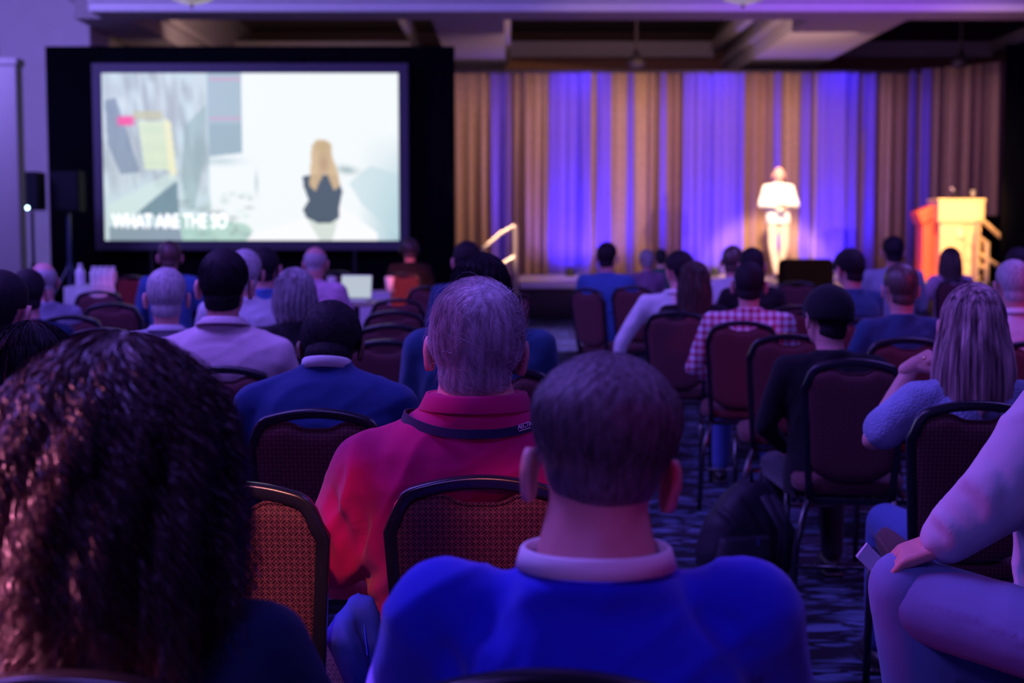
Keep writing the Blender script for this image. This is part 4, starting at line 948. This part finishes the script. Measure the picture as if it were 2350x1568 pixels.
for (px, lab) in ((760, 'small glowing white cup on the work table, left of the laptop'), (893, 'small glowing white cup left of the orange-lit chair')):
    p = P(px, 640, 12.8); e = empty('cup', (p.x, 12.85, .757), 0, lab, 'cup')
    MB().lathe([(.028, 0), (.042, .12), (.039, .12), (.026, .008), (0, .008)], seg=16).obj('cup_body', plain('white_cup', (.85, .85, .8), .4), e, True); MB().lathe([(.044, .115), (.044, .128), (.03, .135), (0, .136)], seg=16).obj('lid', plain('white_cup', (.85, .85, .8), .4), e, True)

# ---------------------------------------------------------------- clothing materials
NAVY = fabric('navy_suiting', (.01, .035, .15)); ROYAL = fabric('royal_blue_knit', (.015, .03, .62), rough=.95, sheen=.25, weave=500)
RED = fabric('red_polo_knit', (.46, .003, .13), weave=1400, sheen=.1); LILAC = fabric('lilac_shirt', (.50, .50, .58)); PALE = fabric('pale_jacket', (.62, .50, .55))
WHITE = fabric('white_cotton', (.72, .72, .75)); BLUE = fabric('blue_cotton', (.04, .11, .32)); DKBLUE = fabric('dark_blue_wool', (.02, .06, .15)); BLK = fabric('black_wool', (.010, .010, .014), sheen=.05)
GREY = fabric('grey_cotton', (.25, .27, .38)); GREEN = fabric('green_cotton', (.02, .08, .06)); MAUVE = fabric('mauve_cotton', (.3, .16, .3)); KNIT = fabric('grey_blue_open_knit', (.26, .32, .52), weave=150, bump=1.0, var=.45)
PRINT = fabric('floral_print', (.45, .28, .42), weave=60, var=.6); CHARCOAL = fabric('deep_navy_wool', (.012, .024, .075), rough=.95, sheen=.1)
DENIM = fabric('blue_denim', (.05, .09, .30)); KHAKI = fabric('pale_trousers', (.17, .23, .44))
H_DARK = hairmat('dark_hair', (.008, .006, .010), (.018, .014, .02), rough=.7, spec=.2); H_BROWN = hairmat('brown_hair', (.04, .025, .025), (.13, .08, .07)); H_GREY = hairmat('grey_hair', (.24, .22, .24), (.52, .49, .53), rough=.55)
H_SILV = hairmat('silver_hair', (.27, .24, .27), (.66, .62, .68), rough=.5, sc3=(90, 90, 14)); H_BLOND = hairmat('blonde_hair', (.14, .07, .085), (.85, .60, .62), rough=.32, sc3=(55, 55, 4)); H_CURL = hairmat('auburn_curls', (.012, .007, .010), (.15, .07, .075), rough=.4)
H_FADE = hairmat('short_brown_hair', (.05, .038, .05), (.16, .13, .17), rough=.6, fade=(1.07, 1.18, (.42, .24, .20)))
SITLESS = dict()
STD = {'A': skeleton(), 'B': skeleton(shw=.165, girth=.9, hs=.96, head=(0, -.07, 1.185)), 'C': skeleton(hrot=(-14, 0, 0), head=(0, -.045, 1.18), haL=(-.03, .28, .68), haR=(.05, .27, .66)),
       'D': skeleton(shw=.185, girth=1.12, arm=1.1), 'E': skeleton(hrot=(0, 8, 20), head=(.015, -.07, 1.18), haL=(-.2, .2, .7))}

# ---------------------------------------------------------------- the four nearest people
# B: man in the royal blue knit shirt
dB = skeleton(shw=.190, shz=1.0, shy=-.055, neckz=1.068, neck_y=-.07, head=(.008, -.035, 1.178), hrot=(4, 5, 0), girth=1.08, hs=1.0, elL=(-.27, .08, .80), elR=(.27, .10, .80), haL=(-.14, .3, .66), haR=(.1, .3, .66), arm=1.12, neck_r=.080, ntop=1.0, trap=.075, trapr=.045)
fB = []
for (a, b, c, d, w_, h_) in ((-.085, 1.05, -.19, .90, .010, .014), (-.07, 1.04, -.15, .84, .008, .010), (-.10, 1.03, -.165, .93, .008, -.012), (-.20, 1.0, -.185, .80, .012, -.016), (-.165, .86, -.09, .78, .012, .012), (.12, 1.03, .17, .98, .010, -.016), (.17, 1.0, .205, .84, .012, -.012), (-.02, .80, .20, .90, .014, .010), (-.1, .77, .18, .80, .012, -.010), (.06, .83, .16, .96, .014, -.008), (-.17, .80, .12, .745, .012, .012), (-.13, 1.03, -.15, .98, .010, -.014), (.02, .72, .22, .79, .012, .012), (.13, .90, .2, .78, .012, .009)):
    for y in (-.16,): fB.append(((a, y+(.03 if b > .95 else 0), b), (c, y, d), w_+.006, h_))
pB = P(1366, 803, 1.60); sB = pB.z/(1.334)
person((pB.x-.0, 1.60+.035*sB, 0), 0, 'man with short hair in a royal blue shirt, nearest, centre right', dB, 'fade', H_FADE, ROYAL, DENIM, 'fair', .0095, folds=fB, scale=sB, noise=.004, puff=.010,
       collar=(fabric('white_collar', (.92, .9, .92)), dict(r=.088, h=.014, flare=.005, tilt=3, dz=.008, fold=False)))
# A: curly-haired person, left
dA = skeleton(shw=.178, shz=.955, shy=-.09, neckz=1.02, neck_y=-.09, head=(0, -.06, 1.165), hrot=(0, 4, 12), girth=1.0, elL=(-.27, 0, .72), elR=(.27, 0, .72))
pA = P(262, 752, 1.56); sA = pA.z/(1.165+.175)
person((pA.x, 1.56+.06*sA, 0), R(0), 'person with a mass of dark curly hair and navy top, nearest left', dA, 'curly', H_CURL, CHARCOAL, None, 'fair', .010, scale=sA, noise=.002)
# C: grey-haired man in the red polo
dC = skeleton(shw=.205, shz=.945, shy=-.09, neckz=1.090, neck_y=-.085, head=(0, -.055, 1.195), hrot=(-3, 3, 0), girth=1.32, hs=1.05, elL=(-.32, .03, .70), elR=(.32, .03, .70), haL=(-.12, .3, .62), haR=(.12, .3, .62), arm=1.3, neck_r=.086)
fC = []
for (a, b, c, d, w_, h_) in ((-.31, .88, -.275, .72, .013, .009), (-.285, .92, -.262, .72, .013, -.008), (-.265, .92, -.252, .74, .013, .008), (-.235, .90, -.245, .72, .013, -.007), (-.20, .86, -.262, .72, .013, .011), (-.17, .82, -.258, .70, .013, -.009), (-.13, .81, -.24, .69, .013, .009), (-.09, .78, -.22, .68, .013, -.006), (-.22, .95, -.262, .76, .013, -.006), (-.245, .98, -.30, .82, .010, .009), (.2, .86, .262, .72, .013, .009), (.17, .82, .258, .70, .013, -.008)): fC.append(((a, -.12, b), (c, -.10, d), w_, h_))
pC = P(1092, 642, 2.66); sC = pC.z/(1.195+.135*1.05)
pc_ = person((pC.x, 2.66+.055*sC, 0), R(1), 'grey-haired man in a red polo shirt with a dark lanyard', dC, 'grey', H_SILV, RED, None, 'fair', .0085, folds=fC, sleeve='short', scale=sC, puff=.012,
       collar=(RED, dict(r=.094, h=.030, flare=.010, tilt=2, dz=-.010, open_front=30)))
# lanyard strap over the collar with its printed word
def lanyard(parent, d, mat, r=.143, h=.017, tilt=8, dz=-.030, word=None):
    V = []; n = 44
    for i in range(n+1):
        q = R(90+50)+(2*math.pi-R(100))*i/n; rr = r+.004*math.sin(3*q)
        for (o, z) in ((0, h/2), (.0035, h/2), (.0045, -h/2), (.001, -h/2)):
            V.append(((rr+o+.005*(z < 0))*math.cos(q), (rr*.80+o+.005*(z < 0))*math.sin(q), z+.010*math.cos(2*q)+math.sin(q)*r*.04-.006*abs(math.cos(q))))
    Fc = []
    for i in range(n):
        for j in range(4): j2 = (j+1) % 4; Fc.append((i*4+j, i*4+j2, (i+1)*4+j2, (i+1)*4+j))
    Fc += [(3, 2, 1, 0), (n*4, n*4+1, n*4+2, n*4+3)]
    V = np.array(V)+np.array((0, d['neck_y']-.005, d['neckz']+dz)); o = link('lanyard_strap', mesh('lanyard_strap', V, Fc, False), mat, parent)
    return o
ly = empty('lanyard', pc_.location, R(1), 'dark navy lanyard with white print around the red polo collar', 'lanyard', None, sC)
strap = lanyard(ly, dC, fabric('lanyard_webbing', (.012, .012, .05), weave=1500))
WP = plain('white_print', (.85, .85, .9), .6)
to = text_obj('printed_word', 'AECTM', .0135, WP, strap, .85, .0002, .9, .0002); rp = .150
to.location = (rp*math.cos(R(-57)), dC['neck_y']-.005+rp*.80*math.sin(R(-57))-.002, dC['neckz']-.040); to.rotation_euler = (R(90), R(-9), R(33))
bb = MB().box((.016, -.0035, 0), (.028, .0016, .0003)).obj('printed_line', WP, strap); bb.location = to.location; bb.rotation_euler = to.rotation_euler
# D: man in the dark blue jacket, head bowed
dD = skeleton(shw=.20, shz=.985, shy=-.05, neckz=1.10, neck_y=-.03, head=(0, .045, 1.150), hrot=(-28, 0, 0), girth=1.22, elL=(-.30, .05, .72), elR=(.30, .05, .72), haL=(-.05, .3, .68), haR=(.05, .3, .68), arm=1.2)
pD = P(757, 690, 3.72); sD = pD.z/1.285
person((pD.x, 3.72-.045*sD, 0), R(-2), 'man with bowed dark head in a dark blue jacket and white collar', dD, 'afro', H_DARK, NAVY, None, 'dark', .012, scale=sD, cname='jacket', noise=.003,
       folds=[((.10, -.16, .90), (.22, -.12, .83), .012, -.016), ((-.2, -.13, .95), (-.22, -.12, .7), .02, -.006)], collar=(WHITE, dict(r=.064, h=.020, flare=.004, tilt=16, dz=-.004, fold=False)))
# E: man in the pale jacket
dE = skeleton(shw=.185, shz=.972, shy=-.09, neckz=1.075, head=(0, -.07, 1.20), hs=1.0, girth=1.06)
pE = P(512, 568, 4.65); sE = pE.z/(1.20+.133)
person((pE.x, 4.65+.07*sE, 0), R(1), 'dark-haired man in a pale pinkish jacket, left of centre', dE, 'neat', H_DARK, PALE, None, 'fair', .012, scale=sE, cname='jacket', noise=.0025,
       collar=(PALE, dict(r=.064, h=.020, flare=.018, tilt=12, dz=-.006)), folds=[((0, -.2, .82), (.09, -.2, .74), .014, -.01), ((-.1, -.15, 1.0), (.1, -.15, 1.0), .006, -.004)])

# Z: man in the dark cap ; AG: blonde woman ; right-edge sitter
dZ = skeleton(shw=.18, hrot=(0, 4, 22), head=(-.01, -.06, 1.185))
zc = seat_person(1900, 655, 4.95, 'man in a dark cap and black jacket, right of the aisle', 0, d=dZ, hair='crop', haircol=H_DARK, shirt=BLK, key='Z', cname='jacket', vox=.013)
def cap_on(parent, d, mat, brim=True, flatcap=False, shared=None):
    V = []; az = np.linspace(0, 2*math.pi, 40, endpoint=False); el = np.linspace(R(-2), R(89), 14); Fc = []
    A, E = np.meshgrid(az, el); D_ = sdir(A, E); r = head_rad(D_)+.018+(.012*np.cos(E)*(np.cos(A)) if flatcap else .004)
    V = (D_*r[..., None]).reshape(-1, 3); inner = (D_*(r-.006)[..., None]).reshape(-1, 3); n = len(V)
    for j in range(13):
        for i in range(40): i2 = (i+1) % 40; Fc.append((j*40+i, j*40+i2, (j+1)*40+i2, (j+1)*40+i)); Fc.append((n+j*40+i2, n+j*40+i, n+(j+1)*40+i, n+(j+1)*40+i2))
    for i in range(40): i2 = (i+1) % 40; Fc.append((i2, i, n+i, n+i2))
    Fc.append(tuple(13*40+i for i in range(40)))
    o = link('cap', mesh('cap', place_head(np.vstack([V, inner]), d), Fc), mat, parent)
    b = MB(); b.ell((0, .115, .012), (.066, .062, .006), (R(-8), 0, 0), 24, 8); me = b.me('brim', True)
    co = place_head(np.vstack(b.V), d); link('brim', mesh('brim', co, b.F), mat, o)
    bt = MB().ell(place_head(np.array([(0, -.008, .146)]), d)[0], (.008, .008, .005)); link('button', bt.me('button', True), mat, o)
    return o
cap_on(zc, dZ, fabric('black_cap_cloth', (.006, .006, .010), sheen=.1))
dG = skeleton(shw=.165, shz=.965, shy=-.09, neckz=1.03, head=(.0, -.05, 1.175), hrot=(0, 0, -6), girth=.95, elL=(-.285, -.06, .845), haL=(-.165, -.02, 1.055), tipL=(.75, .25, .35), palmL=(.6, .4, -.5), elR=(.26, 0, .72), arm=1.0, shdrop=(.0, .0), curl=1.15)
pG = P(2236, 640, 3.75); sG = pG.z/(1.175+.142)
gw = person((pG.x, 3.75+.05*sG, 0), R(-2), 'blonde woman raising her left hand to her face, knit top', dG, 'sheet', H_BLOND, KNIT, DENIM, 'fair', .010, scale=sG, sleeve='short', noise=.002, cname='knit_top')
rg = MB().ell((0, 0, 0), (.005, .005, .005)); o = rg.obj('ring', plain('gold', (.9, .6, .3), .15, 1), gw, True); o.location = (-.135, -.045, 1.085)
# right-edge sitter: hips outside the frame, one leg crossed, arm reaching to the raised knee
bx = P(2560, 1300, 2.35); bs = Vector((bx.x, 2.30, 0))
L = lambda px, py, D: tuple(P(px, py, D)-bs)
dH = skeleton(hip=(0, 0, .56), neckz=1.06, neck_y=-.02, head=(0, .0, 1.21), shw=.19, shy=-.02, shL=L(2440, 960, 2.3), elL=L(2300, 1130, 2.25), haL=L(2165, 1245, 2.26), hand_s=.85, tipL=(-.75, .25, -.35), palmL=(.3, .3, -1),
             haR=(-.2, .25, .62), elR=(.2, .15, .7), knL=L(2082, 1350, 2.30), anL=L(2135, 1850, 2.32), knR=(-.12, .50, .50), anR=(-.12, .55, .09), arm=1.35, girth=1.1, curl=.6)
rp_ = person(bs, 0, 'seated person at the right edge, lilac sleeve, pale trousers, hand on knee', dH, 'crop', H_DARK, LILAC, KHAKI, 'fair', .010, noise=.004,
       folds=[((L(2200, 1120, 2.2)), (L(2260, 1230, 2.2)), .009, -.006), ((L(2150, 1180, 2.2)), (L(2215, 1270, 2.2)), .008, .012), ((L(2135, 1200, 2.2)), (L(2180, 1290, 2.2)), .008, -.006), ((L(2290, 1060, 2.2)), (L(2300, 1160, 2.2)), .009, -.005), ((L(2230, 1100, 2.2)), (L(2290, 1190, 2.2)), .008, .008)])
lb = MB(); kn = Vector(dH['knL']); an2 = Vector(L(2420, 1475, 2.12)); lb.cap(kn+Vector((.03, -.02, -.02)), .072, an2, .070)
link('crossed_leg', fuse(lb, .010, 4, [((kn+Vector((0, -.08, .0))), (kn+Vector((.16, -.09, -.05))), .004, .004)], .003), KHAKI, rp_)
chair(2640, 1000, 'banquet chair of the seated person at the right edge', 0, D=2.15)

# O: dark straight-haired person, left behind the curls ; L: man at the left edge
dO = skeleton(shw=.165, girth=.95)
seat_person(75, 733, 2.75, 'person with sleek dark hair at the left edge behind the curls', -4, d=dO, hair='dark', haircol=H_DARK, shirt=BLK, key='O', vox=.014)
seat_person(-2, 616, 4.0, 'man cut by the left edge with close-cropped dark hair', -12, 'A', hair='crop', haircol=H_DARK, shirt=MAUVE)
seat_person(64, 615, 6.2, 'dark-haired person second from the left edge', 14, 'B', hair='crop', haircol=H_DARK, shirt=CHARCOAL)
seat_person(98, 597, 7.6, 'fair-haired person in a grey shirt near the tripod stand', 30, 'B', hair='balding', haircol=H_GREY, shirt=GREY)
fm = seat_person(381, 612, 5.5, 'grey-haired man in a lilac shirt with dark lanyard', 8, 'A', hair='crop', haircol=H_GREY, shirt=LILAC, collar=(LILAC, dict(r=.062, h=.02, flare=.015)))
seat_person(562, 570, 7.0, 'grey-haired man in a lilac shirt just right of the pale jacket', 6, 'D', hair='crop', haircol=H_GREY, shirt=LILAC)
seat_person(389, 550, 10.4, 'man in a dark blue shirt below the screen, red glow on his neck', 5, 'A', hair='crop', haircol=H_BROWN, shirt=BLUE)
spot('red_accent_light', (-1.5, 4.0, 3.0), tuple(P(392, 590, 10.4)), 160, (1, .04, .05), 1.4, .8, .05)
seat_person(608, 566, 8.1, 'dark-haired person in a blue top right of the screen corner', 0, 'A', hair='crop', haircol=H_DARK, shirt=BLUE)
seat_person(676, 612, 5.9, 'person with wavy light hair and a dark top', 10, 'B', hair='bob', haircol=H_GREY, shirt=BLK)
seat_person(724, 562, 9.6, 'bald man in a patterned shirt looking at the laptop', -14, 'D', hair='balding', haircol=H_GREY, shirt=PRINT)
ph = seat_person(940, 561, 14.3, 'person with headphones below the right screen corner', 12, 'A', hair='crop', haircol=H_BROWN, shirt=BLK, scale=.93)
hp = empty('headphones', ph.location, ph.rotation_euler.z, 'dark headphones worn under the right screen corner', 'headphones', None, .93)
dd = STD['A']; hc = np.array(dd['head'])
MB().tube([hc+np.array((.098*math.cos(R(q)), 0, .125*math.sin(R(q))+.01)) for q in range(0, 181, 12)], .008).obj('headband', BM, hp, True)
for s in (-1, 1): MB().ell(hc+np.array((s*.095, .0, -.005)), (.02, .035, .042)).obj('ear_cup', BM, hp, True)
seat_person(1072, 551, 8.6, 'dark-haired person behind the sleek dark hair near the steps', -10, 'A', hair='crop', haircol=H_DARK, shirt=DKBLUE)
seat_person(1103, 577, 4.75, 'sleek dark-haired person in blue behind the grey-haired man', 0, d=skeleton(shw=.205, girth=1.2, arm=1.15), key='Q', hair='dark', haircol=H_DARK, shirt=DKBLUE)
# right block
seat_person(1393, 554, 11.0, 'man in a blue T-shirt silhouetted against the curtain', -16, 'D', hair='crop', haircol=H_DARK, shirt=BLUE)
seat_person(1483, 572, 14.2, 'small figure with grey-streaked pulled-back hair against the curtain', 20, 'B', hair='pony', haircol=H_GREY, shirt=MAUVE)
seat_person(1516, 594, 15.5, 'small dark-haired figure in green low against the curtain', 0, 'B', hair='crop', haircol=H_DARK, shirt=GREEN)
seat_person(1560, 573, 8.2, 'man in a white shirt leaning at the aisle, arm hanging', 10, d=skeleton(shw=.19, elL=(-.33, -.02, .74), haL=(-.36, .05, .50), hrot=(0, -5, 20), head=(.03, -.07, 1.185)), key='U', hair='crop', haircol=H_DARK, shirt=WHITE, collar=(WHITE, dict(r=.062, h=.022, flare=.015)))
seat_person(1594, 598, 7.8, 'person with long brown hair rimmed in light, centre right', -8, 'B', hair='long', haircol=H_BROWN, shirt=BLK)
seat_person(1682, 562, 10.3, 'man in a pale shirt left of the speaker\'s feet', -18, 'A', hair='crop', haircol=H_BROWN, shirt=LILAC)
seat_person(1726, 566, 8.9, 'dark-haired person right before the speaker\'s feet', 0, 'B', hair='crop', haircol=H_DARK, shirt=BLK)
seat_person(1720, 598, 6.9, 'man in a red and white plaid shirt', -8, d=skeleton(shw=.195, girth=1.1, elL=(-.30, -.02, .72)), key='Y', hair='crop', haircol=H_DARK, shirt=plaid(), trousers=DENIM)
fc = seat_person(1952, 570, 8.4, 'person in a dark flat cap and dark blue jacket', 26, 'D', hair='crop', haircol=H_DARK, shirt=DKBLUE, cname='jacket')
cap_on(fc, STD['D'], fabric('black_cap_cloth', (.006, .006, .010)), flatcap=True)
seat_person(2050, 540, 11.0, 'tall dark-haired man in blue before the curtain, left of the lectern', 0, 'D', hair='crop', haircol=H_DARK, shirt=GREY)
seat_person(2068, 601, 6.35, 'dark-haired man in a dark blue shirt left of the blonde hair', 6, 'A', hair='crop', haircol=H_BROWN, shirt=DKBLUE)
seat_person(2181, 566, 12.2, 'long-haired person silhouetted in front of the lectern', 0, 'B', hair='long', haircol=H_BROWN, shirt=PRINT)
seat_person(2326, 594, 6.5, 'grey-haired man in a white shirt at the right edge', 4, 'A', hair='crop', haircol=H_GREY, shirt=WHITE, collar=(WHITE, dict(r=.062, h=.022, flare=.015)))
seat_person(2338, 566, 8.8, 'dark-haired person behind the grey-haired man at the right edge', 0, 'A', hair='crop', haircol=H_DARK, shirt=DKBLUE)

# the speaker, standing and facing the audience
dS = skeleton(hip=(0, 0, .93), neckz=1.47, neck_y=-.01, head=(0, .025, 1.60), hrot=(-8, 0, 0), shw=.185, shz=1.40, shy=0, elL=(-.27, .04, 1.14), elR=(.27, .04, 1.14), haL=(-.05, .26, 1.13), haR=(.05, .26, 1.12),
             knL=(-.10, .03, .50), knR=(.09, .06, .50), anL=(-.05, -.06, .09), anR=(.02, .08, .09), girth=1.08, arm=1.1)
pS = P(1783, 640, 22.0); SP = plain('x', (.5, .5, .5))
person((pS.x, 22.0, SZ), R(180), 'man in a white top standing on the stage, hands together', dS, 'balding', H_GREY, WHITE, fabric('cream_trousers', (.66, .55, .44)), 'fair', .014, cname='pullover')
cl = empty('clicker', (pS.x, 22.0, SZ), R(180), 'small dark clicker in the speaker\'s hands', 'clicker'); MB().box((0, .33, 1.13), (.12, .05, .03), bev=.008).obj('remote_body', BM, cl)

# ---------------------------------------------------------------- bags and loose things
def backpack():
    D = 5.35; p = P(1690, 1290, D); e = empty('backpack', (p.x, D, 0), R(12), 'dark backpack slumped on the floor among the right-hand chairs', 'backpack')
    cl_ = fabric('black_nylon', (.02, .018, .03), rough=.5, sheen=0, weave=1200); b = MB(); b.loft([((0, 0, .02), .15, .10), ((0, 0, .10), .16, .11), ((.02, 0, .22), .14, .10), ((.05, 0, .32), .10, .08), ((.06, 0, .37), .05, .05)], 24, 3)
    link('bag_body', fuse(b, .012, 4, [((-.12, -.1, .3), (.05, -.1, .06), .012, .014), ((0, -.1, .32), (.1, -.1, .06), .012, -.014)], .003), cl_, e)
    q = MB(); q.loft([((-.02, -.11, .04), .11, .035), ((-.02, -.125, .10), .115, .04), ((-.01, -.11, .18), .10, .03)], 20, 3); link('front_pocket', fuse(q, .01, 4), cl_, e)
    MB().tube([(.05, -.02, .37), (.04, -.03, .42), (.09, -.03, .42), (.09, -.02, .36)], .009, flat=(1, .5)).obj('handle', cl_, e, True)
    for s in (0, 1): MB().tube([(.07+.03*s, -.09, .33), (.13+.03*s, -.14, .20), (.12+.03*s, -.13, .05)], .018, 8, flat=(1, .3)).obj('strap', cl_, e, True)
    MB().box((.03, -.145, .16), (.012, .006, .05), bev=.002).obj('zip_pull', plain('zip_metal', (.3, .35, .6), .25, 1), e)
backpack()
# blue garment hanging between the two patterned chairs
p = P(800, 1480, 2.55); e = empty('draped_jacket', (p.x, 2.55, 0), 0, 'bright blue jacket drooping between the two nearest patterned chairs', 'jacket')
b = MB(); t0 = P(820, 1385, 2.55)-Vector((p.x, 2.55, 0)); t1 = P(785, 1460, 2.5)-Vector((p.x, 2.55, 0)); t2 = P(870, 1600, 2.55)-Vector((p.x, 2.55, 0)); t3 = Vector((.05, .05, .12))
b.cap(t0, .02, t1, .034); b.cap(t1, .034, t2, .05); b.cap(t0+Vector((.02, 0, 0)), .018, t2+Vector((-.02, 0, .05)), .045); b.cap(t2, .05, t3, .08); b.ell((t3.x, .05, .05), (.2, .15, .05))
link('jacket_body', fuse(b, .009, 5, [(t0, t2, .008, -.01), (t0+Vector((-.02, -.03, -.02)), t2+Vector((-.04, -.04, .0)), .008, .01)], .003), fabric('bright_blue_nylon', (.02, .05, .5), rough=.7, sheen=0), e)
MB().tube([t0+Vector((.015, -.03, -.03)), t1+Vector((.05, -.05, -.02)), t2+Vector((.01, -.055, 0))], .0012).obj('seam', fabric('bright_blue_nylon', (.05, .09, .62)), e)
# magazine hanging off the seated person's knee side
p = P(2005, 1290, 2.75); e = empty('brochure', (p.x, 2.75, p.z), R(20), 'pale folded brochure poking out beside the raised knee', 'brochure')
for k in (0, 1): MB().box((0, .004*k, 0), (.075, .002, .035), (0, R(42+3*k), 0)).obj('page', plain('paper', (.7, .66, .8), .6), e)
